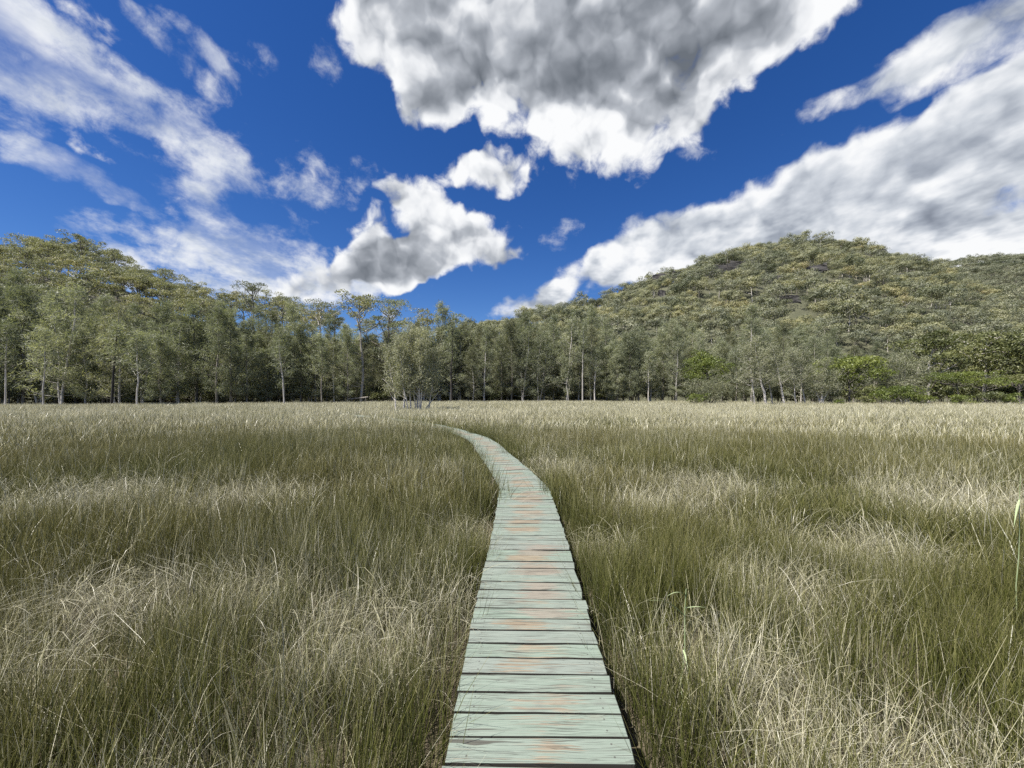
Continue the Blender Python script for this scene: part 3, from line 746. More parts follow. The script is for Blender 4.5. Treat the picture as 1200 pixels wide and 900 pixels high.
def scatter(name, P, rot, scl, idx, protos, attrs, label, kindlabel='stuff'):
    """points that carry instances of the prototype meshes (geometry nodes)"""
    me = bpy.data.meshes.new(name); me.vertices.add(len(P)); me.vertices.foreach_set('co', np.asarray(P, np.float32).ravel())
    a = me.attributes.new('rot', 'FLOAT_VECTOR', 'POINT'); a.data.foreach_set('vector', np.asarray(rot, np.float32).ravel())
    a = me.attributes.new('scl', 'FLOAT_VECTOR', 'POINT'); a.data.foreach_set('vector', np.asarray(scl, np.float32).ravel())
    a = me.attributes.new('idx', 'INT', 'POINT'); a.data.foreach_set('value', np.asarray(idx, np.int32))
    for k, v in attrs.items():
        a = me.attributes.new(k, 'FLOAT', 'POINT'); a.data.foreach_set('value', np.asarray(v, np.float32))
    col = bpy.data.collections.new(name + '_kinds')
    for i, p in enumerate(protos):
        col.objects.link(bpy.data.objects.new('%s_kind.%03d' % (name, i), p))
    ng = bpy.data.node_groups.new(name, 'GeometryNodeTree')
    ng.interface.new_socket('Geometry', in_out='INPUT', socket_type='NodeSocketGeometry')
    ng.interface.new_socket('Geometry', in_out='OUTPUT', socket_type='NodeSocketGeometry')
    N = ng.nodes; gi = N.new('NodeGroupInput'); go = N.new('NodeGroupOutput')
    ci = N.new('GeometryNodeCollectionInfo'); ci.inputs['Collection'].default_value = col; ci.inputs['Separate Children'].default_value = True; ci.inputs['Reset Children'].default_value = True
    ip = N.new('GeometryNodeInstanceOnPoints'); ip.inputs['Pick Instance'].default_value = True
    def named(nm, typ):
        n = N.new('GeometryNodeInputNamedAttribute'); n.data_type = typ; n.inputs[0].default_value = nm
        return n.outputs[0]
    e2r = N.new('FunctionNodeEulerToRotation')
    ng.links.new(gi.outputs[0], ip.inputs['Points']); ng.links.new(ci.outputs[0], ip.inputs['Instance'])
    ng.links.new(named('idx', 'INT'), ip.inputs['Instance Index'])
    ng.links.new(named('rot', 'FLOAT_VECTOR'), e2r.inputs[0]); ng.links.new(e2r.outputs[0], ip.inputs['Rotation'])
    ng.links.new(named('scl', 'FLOAT_VECTOR'), ip.inputs['Scale'])
    ng.links.new(ip.outputs[0], go.inputs[0])
    o = link(name, me)
    md = o.modifiers.new('scatter', 'NODES'); md.node_group = ng
    return tag(o, label, kind=kindlabel)
GUMS_F = [join_pair('ridge_gum', gum(180 + k, h, w, 500, .95, BARK_GREY, COOL_HAZE_LEAF if k < 2 else HILL_DARK, t0=.42, pads=5, flat=.95, sub=1, prad=1.5, dens_low=.2, shell=.88)) for k, (h, w) in enumerate([(9.5, 5.2), (11, 5.4), (9, 5.0)])]  # ridge leaves greyed: distance haze is put into their colour
for (p_, r_, s_, i_), pr_, nm_, lb_ in zip(hill_forest(), (GUMS_R, GUMS_F), ('distant_forest', 'ridge_forest'), ('dense gum forest covering the upper part of the rounded right hill', 'forest on the farther ridge at the right edge, its leaf colour greyed for haze')):
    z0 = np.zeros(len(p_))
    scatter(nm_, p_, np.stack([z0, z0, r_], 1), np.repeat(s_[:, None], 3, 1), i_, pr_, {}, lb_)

def rock_mat():
    m, T, b = mat('shade_toned_sandstone')
    pos = T.node('ShaderNodeNewGeometry').outputs['Position']
    n = T.noise(T.mapping(pos, scale=(.25, .25, 1.6)), 1.0, 7, .65)
    c = T.ramp(n, [(.3, (.02, .02, .022)), (.5, (.05, .047, .046)), (.7, (.11, .1, .088))])  # rock colour darkened to carry the shadow of overhangs and crevices
    T.l.new(c, b.inputs['Base Color']); b.inputs['Roughness'].default_value = .95
    bump(T, b, n, .9, .6)
    return m
M_ROCK = rock_mat()
ROCK_WORDS = ['short dark ledge low on the left shoulder of the right hill', 'long dark cliff band left of the big cliff on the right hill', 'largest dark cliff band, high on the left face of the right hill', 'dark cliff piece at the upper right end of the big cliff band',
              'dark rock face just below the summit of the right hill, right of centre', 'small dark rock beside the summit rock face', 'dark ledge below and left of the summit rock face', 'dark ledge just below the big cliff band, toward the middle', 'small ledge lower down under the left cliffs', 'lowest dark ledge at the left foot of the right hill', 'dark ledge in the middle of the right hill', 'dark ledge under the right shoulder of the hill']
for n, (px, py, wpx, hh) in enumerate(ROCKS):
    q = rock_pos(px, py); rng = np.random.default_rng(n)
    wx = wpx / FPX * q[1]; bm = bmesh.new()
    for k in range(int(max(3, wx // 5))):
        r = bmesh.ops.create_cube(bm, size=1.0)
        hh_ = hh * 1.9; bw = rng.uniform(3, 6.5); off = rng.uniform(-.5, .5) * wx
        for v in r['verts']:
            v.co = Vector((v.co.x * bw + off + rng.normal(0, .35), v.co.y * 5 + rng.normal(0, .5) + 1, v.co.z * hh_ * rng.uniform(.6, 1.0) + rng.normal(0, .4) + off / wx * 1.5))
    bmesh.ops.subdivide_edges(bm, edges=bm.edges, cuts=2, use_grid_fill=True)
    for v in bm.verts: v.co += Vector(rng.normal(0, .22, 3))
    me = bpy.data.meshes.new('rock_outcrop'); bm.to_mesh(me); bm.free(); me.materials.append(M_ROCK)
    tag(link('rock_outcrop', me, None, (q[0], q[1], q[2] + hh * .35), (0, 0, -math.atan2(q[0], q[1]) * .6)), ROCK_WORDS[n], 'rock')

# ---- trees that stand out one by one
def fan_stems(spec):
    return [((bx, by, -.2), (tx, ty, tz), r) for bx, by, tx, ty, tz, r in spec]
# bushy many-stemmed tree alone in the marsh, left of the walk
bt = feathery(901, fan_stems([(-1.6, 0, -2.3, .4, 6.4, .10), (-.55, .2, -.8, .3, 8.0, .13), (.15, -.1, .1, -.5, 8.4, .10), (.75, .2, .9, .6, 8.3, .13), (1.15, -.2, 1.9, -.4, 7.7, .12), (2.0, .1, 2.9, .5, 6.2, .09), (.5, .6, .2, 1.5, 7.7, .09), (-.1, -.7, -1.2, -1.6, 6.9, .08), (1.0, -.6, 1.4, -1.7, 6.8, .08)]),
              26, .24, lambda t: 1.75 * (1.25 - t) ** .5, lambda t: .75 + .4 * t, 125, .30, .055, .05, .28, BARK_PALE, GREY_LEAF, rb=.045, wob=.11, kids=2)
plant('bushy_tree', bt, ground_at(480, 41), 0.2, (.86, .86, 1.04), 'bushy many-stemmed tree standing alone in the marsh grass left of the boardwalk', 'tree')
# low bowed limbs seen under its crown
root = [o for o in COL.objects if o.name.startswith('bushy_tree')][0]
for a, b_, c_ in (((2.0, 0, .6), (2.9, -.1, 1.6), (3.9, .1, 2.6)), ((1.1, 0, 1.8), (2.0, -.2, 2.2), (3.3, 0, 2.4)), ((-1.7, 0, 2.0), (-2.2, 0, 2.9), (-3.2, .2, 3.6))):
    t = np.linspace(0, 1, 7)[:, None]; P = (1 - t) ** 2 * np.array(a) + 2 * t * (1 - t) * np.array(b_) + t ** 2 * np.array(c_)
    br = Acc(); br.tube(P, np.linspace(.07, .025, 7), 6)
    link('low_limb', br.mesh('low_limb', [BARK_PALE], True), root)

# tall gum with a bare pale trunk, and its neighbours on the skyline
def pole_gum(seed, h, w, bark, leaf, t0, nl=2200, size=.42, pads=9, stubs=0, lean=0.0, flat=.5):
    t, c = gum(seed, h, w, nl, size, bark, leaf, t0=t0, r0=.30, pads=pads, flat=flat, lean=lean)
    if stubs:
        rng = np.random.default_rng(seed + 1); A = Acc()
        for k in range(stubs):
            z = h * rng.uniform(.08, .5); a = rng.uniform(0, 6.28); l = rng.uniform(.7, 2.6)
            p0 = np.array([lean * z, 0, z]); e = p0 + np.array([math.cos(a) * l, math.sin(a) * l * .5, rng.uniform(.2, 1.0)])
            A.tube(curve(p0, e, 4, .1, rng), (.11, .09, .07, .04), 5)
        return t, c, A.mesh('dead_limb', [bark], True)
    return t, c
pg = pole_gum(921, 26.5, 5.0, BARK_MID, GUM_LEAF, .70, stubs=9)
plant('gum_tree', pg, ground_at(421, 79), .4, 1, 'tall gum with a long bare pale trunk and dead stubs, left of the bushy tree', 'tree', names=('trunk', 'crown', 'dead_limb'))
pg = pole_gum(925, 26.5, 5.5, BARK_GREY, OAK_LEAF, .35, nl=5200, pads=16, size=.36)
plant('gum_tree', pg, ground_at(462, 84), 1.4, 1, 'tall dense dark gum tree rising directly above the bushy marsh tree', 'tree')
SKY = [(300, 96, 34, 4.0, .70, 'thin tall gum tree standing clear of the skyline at the left of the treeline middle'), (330, 100, 29.5, 5.2, .72, 'sparse flat-topped gum tree on the skyline right of the thin tall gum'), (372, 98, 28.5, 6.0, .7, 'wide airy gum crown on the skyline left of the bare pale trunk'),
       (500, 92, 25.5, 5.2, .5, 'rounded gum crown on the skyline just right of the tallest dark gum'), (535, 94, 24.5, 4.8, .5, 'gum crown on the skyline above the start of the far boardwalk'), (575, 98, 22.5, 5.0, .5, 'lower gum crown on the skyline where the treeline dips'), (232, 104, 29, 5.5, .6, 'spreading gum crown leaning over the skyline above the left treeline'), (160, 112, 38, 5.5, .6, 'broad dark gum crown jutting from the left hill skyline'), (52, 128, 52, 6.0, .65, 'tallest spreading gum on the left hill skyline')]
for k, (px, Y, h, w, t0, lab) in enumerate(SKY):
    zg = max(GZ, float(HILL_L.z(px, Y)))
    hh = h - (zg - GZ)
    hh = max(hh, 13)
    plant('gum_tree', pole_gum(940 + k, hh, w, BARK_MID if k in (0, 1, 2) else BARK_GREY, GUM_LEAF if k != 4 else OAK_LEAF, t0, nl=1500 if k < 3 else 3000, pads=9 if k < 3 else 12, size=.40), ((px - 600) / FPX * Y, Y, zg), k * 1.3, 1, lab, 'tree')
# bare trunks that show against the dark of the treeline
def slim(seed, h, w, bark, lean=(0, 0), t0=.45, r=.13, n=70):
    return feathery(seed, [((0, 0, -.2), (lean[0], lean[1], h), r)], 24, t0, lambda t: w * (1.15 - t) ** .6, lambda t: .4 + .6 * t, n, .6, .08, .5, .36, bark, OAK_LEAF)
TR = [(683, 86, 17, 2.6, BARK_PALE, (.3, 0), .52, .19, 'slim tree with the tallest straight pale trunk right of the boardwalk bend'), (697, 87, 12, 2.2, BARK_PALE, (.2, 0), .45, .17, 'shorter pale trunk just right of the tallest straight pale trunk'),
      (666, 88, 10, 2.0, BARK_PALE, (-1.0, 0), .4, .13, 'thin pale trunk leaning left beside the tallest straight pale trunk'), (130, 59, 12, 2.6, BARK_DARK, (.9, 0), .5, .2, 'tree with a dark leaning trunk near the left of the treeline'), (528, 83, 17, 3.0, BARK_DARK, (.2, 0), .42, .22, 'tree with a straight black trunk just right of the bushy marsh tree'),
      (160, 59, 11, 2.4, BARK_PALE, (.2, 0), .4, .13, 'pale slim trunk right of the dark leaning trunk'), (50, 57, 11, 2.6, BARK_PALE, (.4, 0), .4, .12, 'pale slim trunk toward the left end of the treeline'), (4, 57, 12, 2.4, BARK_PALE, (.5, 0), .45, .13, 'pale slim trunk at the very left edge of the view'),
      (333, 67, 13, 2.6, BARK_PALE, (-.8, 0), .4, .15, 'pale forked-looking trunk leaning left, midway along the left treeline'), (376, 72, 12, 2.6, BARK_GREY, (.2, 0), .4, .14, 'grey trunk left of the tall bare pale gum'), (760, 87, 11, 2.5, BARK_PALE, (.2, 0), .4, .13, 'pale slim trunk midway between the straight pale trunks and the lime-green tree')]
for k, (px, Y, h, w, bk, ln, t0, r, lab) in enumerate(TR):
    plant('slim_tree', slim(960 + k, h, w, bk, ln, t0, r), ground_at(px, Y - 1.0), 0, 1, lab, 'tree')
# leaning pale trunks at the right
LEAN = [(886, 63, 9.5, (-1.0, .5), .13, 'left-leaning pale tree, leftmost of the leaning clump at the right'), (899, 62, 10.5, (-1.7, .3), .20, 'thickest pale trunk of the leaning clump at the right'), (907, 63.5, 9.0, (-1.3, .8), .13, 'thin dark-footed trunk behind the thickest leaning pale trunk'), (918, 62.5, 9.8, (-1.6, .2), .17, 'straight pale trunk leaning left, rightmost of the close leaning clump'), (934, 64, 9.0, (-.6, .2), .12, 'upright pale trunk between the leaning clump and the forked tree'), (945, 65, 9.4, (-.2, .6), .12, 'thin grey trunk next to the forked low-branched tree')]
for k, (px, Y, h, ln, r, lab) in enumerate(LEAN):
    plant('leaning_tree', feathery(980 + k, [((0, 0, -.2), (ln[0], ln[1], h), r)], 30, .33, lambda t: 2.3 * (1.2 - t) ** .6, lambda t: .35 + .6 * t, 80, .5, .06, .4, .34, BARK_PALE, GREY_LEAF, rb=.05, wob=.09), ground_at(px, Y), 0, 1, lab, 'tree')
fk = feathery(991, fan_stems([(0, 0, .9, 0, 7.5, .16), (.1, 0, 2.6, .3, 5.6, .12), (-.1, 0, -1.6, .2, 6.0, .11)]), 22, .3, lambda t: 2.0 * (1.2 - t) ** .6, lambda t: .3 + .5 * t, 80, .5, .06, .4, .34, BARK_PALE, GREY_LEAF, rb=.05)
plant('forked_tree', fk, ground_at(962, 64), 0, 1, 'low forked pale tree with spreading limbs left of the domed green tree', 'tree')

# broad-leaved trees and shrubs
def bushy(seed, h, w, nl, size, leaf, bark, t0=.2, pads=14, flat=.7, sub=2, prad=1.05, r0=None, low=.4, quad=True):
    return gum(seed, h, w, nl, size, bark, leaf, t0=t0, pads=pads, flat=flat, sub=sub, prad=prad, r0=r0, dens_low=low, quad=quad, shell=.5)
plant('lime_green_tree', bushy(1001, 11.5, 4.6, 5200, .36, LIME_LEAF, BARK_DARK, t0=.28, pads=15, flat=.6, r0=.22), ground_at(826, 74), 0, (1, 1, .93), 'lime-green rounded tree with a short dark trunk right of the boardwalk bend', 'tree')
plant('grey_bush', feathery(1003, fan_stems([(0, 0, 1.2, 0, 4.2, .12), (0, 0, -1.6, .2, 4.4, .1), (.2, 0, 2.6, 0, 3.4, .09), (0, .2, -2.8, 0, 3.0, .08)]), 16, .3, lambda t: 1.5, lambda t: .5, 90, .36, .06, .1, .32, BARK_DARK, GREY_LEAF, rb=.03), ground_at(829, 68), 0, 1, 'low grey-green bush in front of the lime-green tree', 'bush')
plant('domed_tree', bushy(1005, 10.2, 5.6, 6500, .40, LIME_LEAF, BARK_GREY, t0=.25, pads=18, flat=.55), ground_at(995, 70), .6, (1, 1, .9), 'domed bright green tree over deep shade right of the leaning clump', 'tree')
plant('grey_tree', feathery(1007, fan_stems([(0, 0, -2.4, 0, 8.2, .14), (.3, 0, .6, .3, 8.8, .12), (.5, 0, 3.0, 0, 7.6, .12), (-.2, 0, -3.6, .3, 5.5, .08), (.6, 0, 4.0, .4, 5.0, .08)]), 26, .2, lambda t: 2.4 * (1.15 - t) ** .5, lambda t: .35 + .4 * t, 105, .5, .07, .35, .42, BARK_PALE, GREY_LEAF, rb=.045), ground_at(1058, 68), 0, 1, 'grey-green wispy tree with a pale leaning limb right of the domed green tree', 'tree')
DARKS = [(1088, 74, 13.4, 4.2, 'dark green dense tree, leftmost of the tall dark trees at the right'), (1122, 80, 12.2, 4.4, 'dark green dense tree behind the flat-topped bright shrub'), (1156, 75, 13.8, 4.6, 'dark green tree with bare limbs above the right end of the flat-topped shrub'), (1196, 73, 12.0, 4.8, 'dark green dense tree at the right edge of the view'), (1245, 72, 13.5, 5.6, 'dark green dense tree just past the right edge'), (1300, 72, 12.5, 5.6, 'dark green dense tree farther past the right edge')]
for k, (px, Y, h, w, lab) in enumerate(DARKS):
    plant('dark_tree', bushy(1020 + k, h, w, 4400, .42, DARK_LEAF, BARK_PALE if k in (2, 0) else BARK_GREY, t0=.3, pads=14, flat=.6), ground_at(px, Y), k * 1.1, 1.13, lab, 'tree')
SHR = [(1122, 64, 5.6, 3.9, .7, 3400, LIME_LEAF, 'flat-topped bright green shrub spreading over deep shade at the right'), (1156, 65, 4.7, 3.0, .7, 2200, LIME_LEAF, 'smaller flat-topped bright green shrub adjoining the wide flat-topped one'), (1196, 64, 5.3, 3.4, .7, 2400, DARK_LEAF, 'flat-topped darker shrub at the right edge of the view'),
       (1058, 60.5, 3.0, 2.7, .2, 2000, LIME_LEAF, 'largest low bright green shrub at the grass edge right of the domed tree'), (1034, 61, 2.4, 2.0, .2, 1300, LIME_LEAF, 'low yellow-green shrub left of the largest low bright shrub'), (1080, 60, 2.0, 1.3, .2, 800, LIME_LEAF, 'small round yellow-green shrub right of the largest low bright shrub'), (1018, 63, 1.7, 1.2, .2, 800, DARK_LEAF, 'small dark green shrub under the edge of the domed tree'),
       (1126, 60, 1.9, 1.3, .2, 800, LIME_LEAF, 'small bright shrub in front of the flat-topped shrub'), (1158, 61, 2.2, 1.9, .2, 1300, DARK_LEAF, 'low dark green shrub in front of the small flat-topped shrub'), (1178, 60, 2.1, 1.5, .2, 800, LIME_LEAF, 'low bright shrub near the right edge at the grass'), (817, 66, 2.1, 1.5, .2, 800, LIME_LEAF, 'small bright green shrub at the foot of the lime-green tree'), (983, 62, 1.2, .7, .2, 500, LIME_LEAF, 'tiny green shrub at the grass edge below the domed tree')]
for k, (px, Y, h, w, t0, nl, lf, lab) in enumerate(SHR):
    plant('shrub', bushy(1040 + k, h, w, nl, .26, lf, BARK_GREY, t0=t0, pads=12, flat=.45 if t0 > .5 else .8, r0=.1), ground_at(px, Y), k, 1, lab, 'shrub', names=('stem', 'crown'))
# dim understorey saplings that close the foot of the treeline
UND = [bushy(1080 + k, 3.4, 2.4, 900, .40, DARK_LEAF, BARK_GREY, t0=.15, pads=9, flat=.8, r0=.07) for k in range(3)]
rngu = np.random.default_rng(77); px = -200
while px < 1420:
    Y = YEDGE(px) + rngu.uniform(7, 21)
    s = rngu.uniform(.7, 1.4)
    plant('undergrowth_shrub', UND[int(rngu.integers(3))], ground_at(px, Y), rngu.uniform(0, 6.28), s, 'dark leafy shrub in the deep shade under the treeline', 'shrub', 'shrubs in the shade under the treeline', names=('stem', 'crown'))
    px += rngu.uniform(1.3, 2.4) * FPX / Y

# pale fallen timber under the tall gum
lg = Acc(); rg = np.random.default_rng(8)
lg.tube(curve((-2.0, 0, 1.2), (1.6, .3, 1.55), 8, .04, rg), np.linspace(.10, .17, 8), 8)
lg.tube(curve((.1, -.4, .25), (2.2, .2, .75), 6, .04, rg), np.linspace(.12, .08, 6), 7)
for x, z in ((-1.5, 1.2), (1.2, 1.5), (.3, 1.4)): lg.tube(curve((x + .1, .1, -.2), (x, .1, z), 4, .02, rg), (.09, .08, .08, .07), 6)
tag(link('fallen_timber', lg.mesh('fallen_timber', [BARK_GREY], True), None, ground_at(421, 74)), 'pale fallen timber propped at the foot of the tall bare-trunked gum', 'log')

# ------------------------------------------------------------------ marsh grass
def rush_mat():
    m, T, b = mat('marsh_rush')
    t = attr(T, 't'); d = attr(T, 'd'); dry = attr(T, 'dry', 'INSTANCER'); tn = attr(T, 'tint', 'INSTANCER')
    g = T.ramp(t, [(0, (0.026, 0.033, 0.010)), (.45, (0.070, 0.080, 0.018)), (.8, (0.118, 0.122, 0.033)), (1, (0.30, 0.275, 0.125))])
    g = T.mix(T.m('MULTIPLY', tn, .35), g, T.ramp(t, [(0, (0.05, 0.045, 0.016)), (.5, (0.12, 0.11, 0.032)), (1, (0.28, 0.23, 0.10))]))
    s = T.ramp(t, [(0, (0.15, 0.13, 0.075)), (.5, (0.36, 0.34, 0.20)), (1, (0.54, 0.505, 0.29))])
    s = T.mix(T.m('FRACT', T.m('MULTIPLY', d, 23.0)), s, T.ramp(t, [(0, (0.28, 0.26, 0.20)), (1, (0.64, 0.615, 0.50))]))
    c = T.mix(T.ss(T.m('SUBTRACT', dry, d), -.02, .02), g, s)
    c = T.mix(1.0, c, T.ramp(T.m('FRACT', T.m('MULTIPLY', d, 7.7)), [(0, (.7, .72, .7)), (1, (1.2, 1.18, 1.15))]), 'MULTIPLY')
    T.l.new(c, b.inputs['Base Color']); b.inputs['Roughness'].default_value = .38; b.inputs['Specular IOR Level'].default_value = .6
    tr = T.node('ShaderNodeBsdfTranslucent'); T.l.new(c, tr.inputs[0])
    mx = T.node('ShaderNodeMixShader'); mx.inputs[0].default_value = .22
    T.l.new(b.outputs[0], mx.inputs[1]); T.l.new(tr.outputs[0], mx.inputs[2]); T.l.new(mx.outputs[0], T.n['Material Output'].inputs[0])
    return m
M_RUSH = rush_mat()
def clump(seed, n, rad, h, w, lean=.16, curl=.12, seg=3, mat_=None, flat=0.0, tpow=1.0):
    rng = np.random.default_rng(seed)
    a = rng.uniform(0, 6.28, n); r = rad * np.sqrt(rng.uniform(0, 1, n))
    B = np.stack([np.cos(a) * r, np.sin(a) * r, np.zeros(n)], 1)
    hh = h * np.clip(rng.normal(.82, .17, n), .35, 1.25)
    la = rng.uniform(0, 6.28, n); lm = np.abs(rng.normal(0, lean, n)) + (rng.uniform(size=n) < .07) * rng.uniform(.15, .5, n)
    if flat: lm = rng.uniform(.5, 1.5, n) * flat
    ld = np.stack([np.cos(la), np.sin(la)], 1)
    t = np.linspace(0, 1, seg + 1)
    cu = np.abs(rng.normal(0, curl, n))
    out = (lm[:, None] * t + cu[:, None] * t ** 2.5) * hh[:, None]
    zz = t[None] * hh[:, None] / np.sqrt(1 + (lm[:, None] * .9) ** 2) - (cu[:, None] * t ** 3) * hh[:, None] * .5
    if flat: zz = hh[:, None] * (rng.uniform(.25, .75, n)[:, None] * np.sin(np.pi * np.clip(t[None] * rng.uniform(.55, 1.0, n)[:, None], 0, 1)))
    P = np.stack([B[:, None, 0] + ld[:, None, 0] * out, B[:, None, 1] + ld[:, None, 1] * out, zz], -1)
    wa = rng.uniform(0, 6.28, n); wd = np.stack([np.cos(wa), np.sin(wa), np.zeros(n)], 1)
    ww = w * rng.uniform(.6, 1.4, n)[:, None] * np.interp(t, [0, .6, 1], [1, .8, .18])[None]
    Lf = P + wd[:, None] * ww[..., None] / 2; Rt = P - wd[:, None] * ww[..., None] / 2
    V = np.stack([Lf, Rt], 2).reshape(-1, 3)
    k = seg + 1
    i = np.arange(n)[:, None] * 2 * k; j = np.arange(seg)[None] * 2
    Q = np.stack([i + j, i + j + 1, i + j + 3, i + j + 2], -1).reshape(-1, 4)
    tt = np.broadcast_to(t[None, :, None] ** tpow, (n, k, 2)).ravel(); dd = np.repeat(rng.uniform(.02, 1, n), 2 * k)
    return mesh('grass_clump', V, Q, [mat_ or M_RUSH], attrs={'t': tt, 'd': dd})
def vnoise(X, Y, f, seed):
    """smooth value noise in the ground plane"""
    rng = np.random.default_rng(seed); G = rng.uniform(0, 1, (128, 128))
    x = X * f + 61.3; y = Y * f + 17.7
    i = np.floor(x).astype(int); j = np.floor(y).astype(int); u = x - i; v = y - j
    u = u * u * (3 - 2 * u); v = v * v * (3 - 2 * v)
    g = lambda a, b: G[a % 128, b % 128]
    return (g(i, j) * (1 - u) + g(i + 1, j) * u) * (1 - v) + (g(i, j + 1) * (1 - u) + g(i + 1, j + 1) * u) * v
# beds of dead, flattened stems: frame column, row, radius in metres
BEDS = [(130, 650, .55), (560, 590, .35), (700, 600, .35), (720, 690, .25), (620, 530, 1.5), (100, 560, 1.4), (1130, 560, 1.4), (440, 680, .6), (520, 650, .3), (180, 870, .4), (300, 640, .35), (860, 700, .42), (960, 770, .42), (1080, 790, .5), (930, 640, .5), (1010, 600, .7), (770, 560, .7), (820, 545, 1.2), (280, 560, 1.0), (60, 700, .3), (1160, 850, .3)]
def bed(X, Y):
    v = np.zeros_like(X)
    for px, py, r in BEDS:
        Yb = 1.42 * FPX / (py - HOR); Xb = (px - 600) / FPX * Yb
        v = np.maximum(v, np.exp(-(((X - Xb) / (r * 1.15)) ** 2 + ((Y - Yb) / r) ** 2)))
    return v
def spread_pts(y0, r0, r1, dens, seed, half=68):
    """points in a fan in front of the viewer, thinned to an even density, with a margin to either side"""
    rng = np.random.default_rng(seed)
    n = int(dens * math.pi * (r1 * r1 - r0 * r0) * (2 * half / 360))
    r = np.sqrt(rng.uniform(r0 * r0, r1 * r1, n)); a = R(half) * rng.uniform(-1, 1, n)
    return r * np.sin(a), r * np.cos(a) + y0, rng
ALL = dict(P=[], rot=[], scl=[], idx=[], dry=[], tint=[])
PROT = []
def layer(X, Y, rng, protos, hs, dryf, tilt=.06, margin=.56):
    base = len(PROT); PROT.extend(protos)
    px = 600 + X / np.maximum(Y, .3) * FPX
    d = path_dist(X, Y)
    # a trodden gap lets a far stretch of the walk show
    gap = (Y > 24.3) & (Y < 31.6) & (np.abs(px - 420) < 11)
    far_end = (Y > 17) & (Y < 24)
    ok = (d > np.where(far_end, margin * .75, margin)) & (Y < YEDGE(np.clip(px, -500, 1700)) + 2.0) & ~gap
    X, Y, d = X[ok], Y[ok], d[ok]; n = len(X)
    big = vnoise(X, Y, .16, 1) * .6 + vnoise(X, Y, .55, 2) * .4
    h = hs * (0.8 + .45 * vnoise(X, Y, .45, 3)) * rng.uniform(.88, 1.12, n)
    b_ = bed(X, Y)
    h = h * (1 - .42 * b_)
    far = np.clip((Y - 12) / 22, 0, 1)
    edge = np.clip(1 - (d - .5) / .7, 0, 1)
    dry = np.clip(dryf - .03 + (big - .5) * .6 + b_ * .52 + far * .50 - edge * .2, .03, .97)
    tint = np.clip(vnoise(X, Y, .3, 5) * 1.5 - .3 - edge * .5, 0, 1)
    green = np.exp(-(((X + 2.4) / 1.0) ** 2 + ((Y - 20.5) / 2.0) ** 2)) + edge * (Y > 7)
    tint = np.clip(tint - green, 0, 1); dry = np.clip(dry - .45 * green, .03, .97)
    ALL['P'].append(np.stack([X, Y, np.full(n, GZ)], 1))
    ALL['rot'].append(np.stack([rng.normal(0, tilt, n), rng.normal(0, tilt, n), rng.uniform(0, 6.28, n)], 1))
    wz = rng.uniform(.85, 1.2, n)
    ALL['scl'].append(np.stack([wz, wz, h], 1)); ALL['idx'].append(base + rng.integers(0, len(protos), n)); ALL['dry'].append(dry); ALL['tint'].append(tint)

X, Y, g = spread_pts(-.4, .35, 6.5, 36, 1, 80)
layer(X, Y, g, [clump(k, 60, .17, 1.0, .0036, .12, .07) for k in range(8)], .70, .10)
X, Y, g = spread_pts(-.4, .35, 6.5, 5, 2, 80)
layer(X, Y, g, [clump(20 + k, 24, .2, 1.0, .003, .26, .2, 4) for k in range(5)], .58, .62, .1)
X, Y, g = spread_pts(-.4, 6.3, 19, 12, 3)
layer(X, Y, g, [clump(30 + k, 70, .30, 1.0, .0072, .14, .08) for k in range(8)], .72, .13)
X, Y, g = spread_pts(-.4, 6.3, 19, 1.6, 4)
layer(X, Y, g, [clump(40 + k, 22, .3, 1.0, .0065, .4, .35, 4) for k in range(4)], .72, .75, .1)
X, Y, g = spread_pts(-.4, 18.5, 150, 2.6, 5, 64)
k_ = Y < 92; X, Y = X[k_], Y[k_]
keep = g.uniform(size=len(X)) < np.clip(34 / np.hypot(X, Y), .3, 1)
X, Y = X[keep], Y[keep]
layer(X, Y, g, [clump(50 + k, 90, .75, 1.0, .022, tpow=.6) for k in range(6)], .72, .33, margin=.6)
A_ = {k: np.concatenate(v) for k, v in ALL.items()}
print('grass clumps', len(A_['P']))
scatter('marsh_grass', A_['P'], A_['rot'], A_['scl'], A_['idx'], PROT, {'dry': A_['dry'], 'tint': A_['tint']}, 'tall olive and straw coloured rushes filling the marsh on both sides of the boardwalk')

# dead stems bent over and matted in the beds
ALL = {k: [] for k in ALL}; PROT = []
X, Y, g = spread_pts(-.4, .5, 14, 22, 7, 75)
k_ = g.uniform(size=len(X)) < np.clip(bed(X, Y) * 1.15 - .22, 0, 1) * np.clip(4.5 / Y, .3, 1); X, Y = X[k_], Y[k_]
layer(X, Y, g, [clump(70 + k, 26, .2, .6, .003, curl=.3, seg=6, flat=.7) for k in range(7)], .80, .96, .12, .62)
A_ = {k: np.concatenate(v) for k, v in ALL.items()}
A_['dry'][:] = .97
A_['scl'][:, 2] = 1.0
A_['scl'] *= np.interp(A_['P'][:, 1], [1.5, 4.0], [.68, 1.0])[:, None]
scatter('matted_dead_grass', A_['P'] + np.array([0, 0, .2]), A_['rot'], A_['scl'], A_['idx'], PROT, {'dry': A_['dry'], 'tint': A_['tint']}, 'pale dead stems bent over and tangled in patches of the marsh')

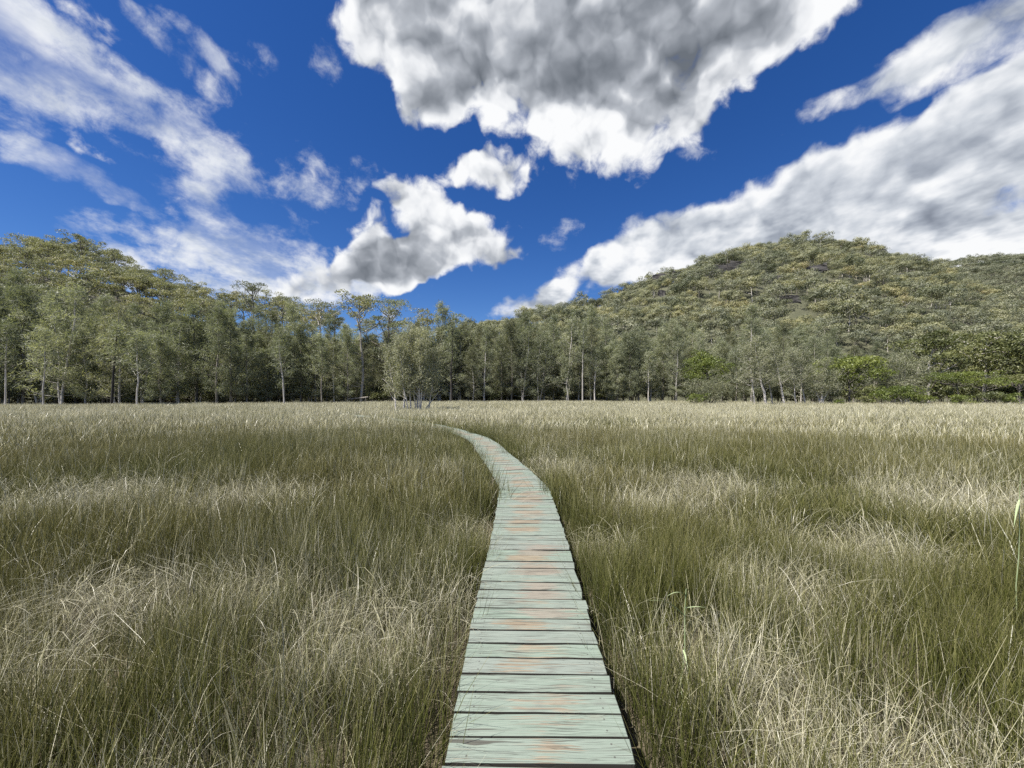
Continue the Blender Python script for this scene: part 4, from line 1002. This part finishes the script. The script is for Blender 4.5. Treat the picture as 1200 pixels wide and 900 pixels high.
# ------------------------------------------------------------------ two broad-leaved reeds near the viewer
def reed_mat():
    m, T, b = mat('reed_leaf')
    pos = T.node('ShaderNodeNewGeometry').outputs['Position']
    c = T.mix(T.noise(pos, 14, 3), (0.22, 0.30, 0.13), (0.42, 0.47, 0.28))
    T.l.new(c, b.inputs['Base Color']); b.inputs['Roughness'].default_value = .45
    return m
M_REED = reed_mat()
def blade(p0, p1, w, sag, n=9):
    t = np.linspace(0, 1, n)[:, None]; P = np.asarray(p0) * (1 - t) + np.asarray(p1) * t
    P[:, 2] += sag * np.sin(np.pi * t[:, 0])
    d = P[-1] - P[0]; s = np.cross(d, (0, .35, 1)); s /= np.linalg.norm(s)
    ww = w * np.interp(t[:, 0], [0, .3, 1], [.5, 1, .04])
    mid = P.copy(); mid[:, 2] -= ww * .18
    V = np.stack([P + s * ww[:, None] / 2, mid, P - s * ww[:, None] / 2], 1).reshape(-1, 3)
    i = np.arange(n - 1)[:, None] * 3; j = np.arange(2)[None]
    Q = np.stack([i + j, i + j + 1, i + j + 4, i + j + 3], -1).reshape(-1, 4)
    return mesh('leaf', V, Q, [M_REED], smooth=True)
def reed(px, py, Y, label, leaves):
    top = np.array(at(px, py, Y)); base = np.array([top[0] - .03, Y + .03, GZ])
    r = link('reed', None, loc=base); tag(r, label, 'reed')
    A = Acc(); A.tube(curve((0, 0, 0), top - base, 7, .006, np.random.default_rng(3)), np.linspace(.005, .002, 7), 6)
    link('stem', A.mesh('stem', [M_REED], True), r)
    for (f, x1, y1, dY, w, sag) in leaves:
        p0 = (top - base) * f; p1 = np.array(at(x1, y1, Y + dY)) - base
        link('leaf', blade(p0, p1, w, sag), r)
reed(804, 690, 2.45, 'broad-leaved green reed beside the boardwalk, right of its near end', [(.96, 781, 699, -.03, .018, .02), (.80, 760, 704, -.12, .020, .04), (.86, 848, 722, .05, .020, .03), (.55, 806, 785, -.1, .012, .02)])
reed(1196, 556, 3.3, 'broad-leaved green reed at the right edge of the marsh', [(.85, 1188, 618, -.1, .02, .02), (.95, 1165, 566, .0, .014, .03)])
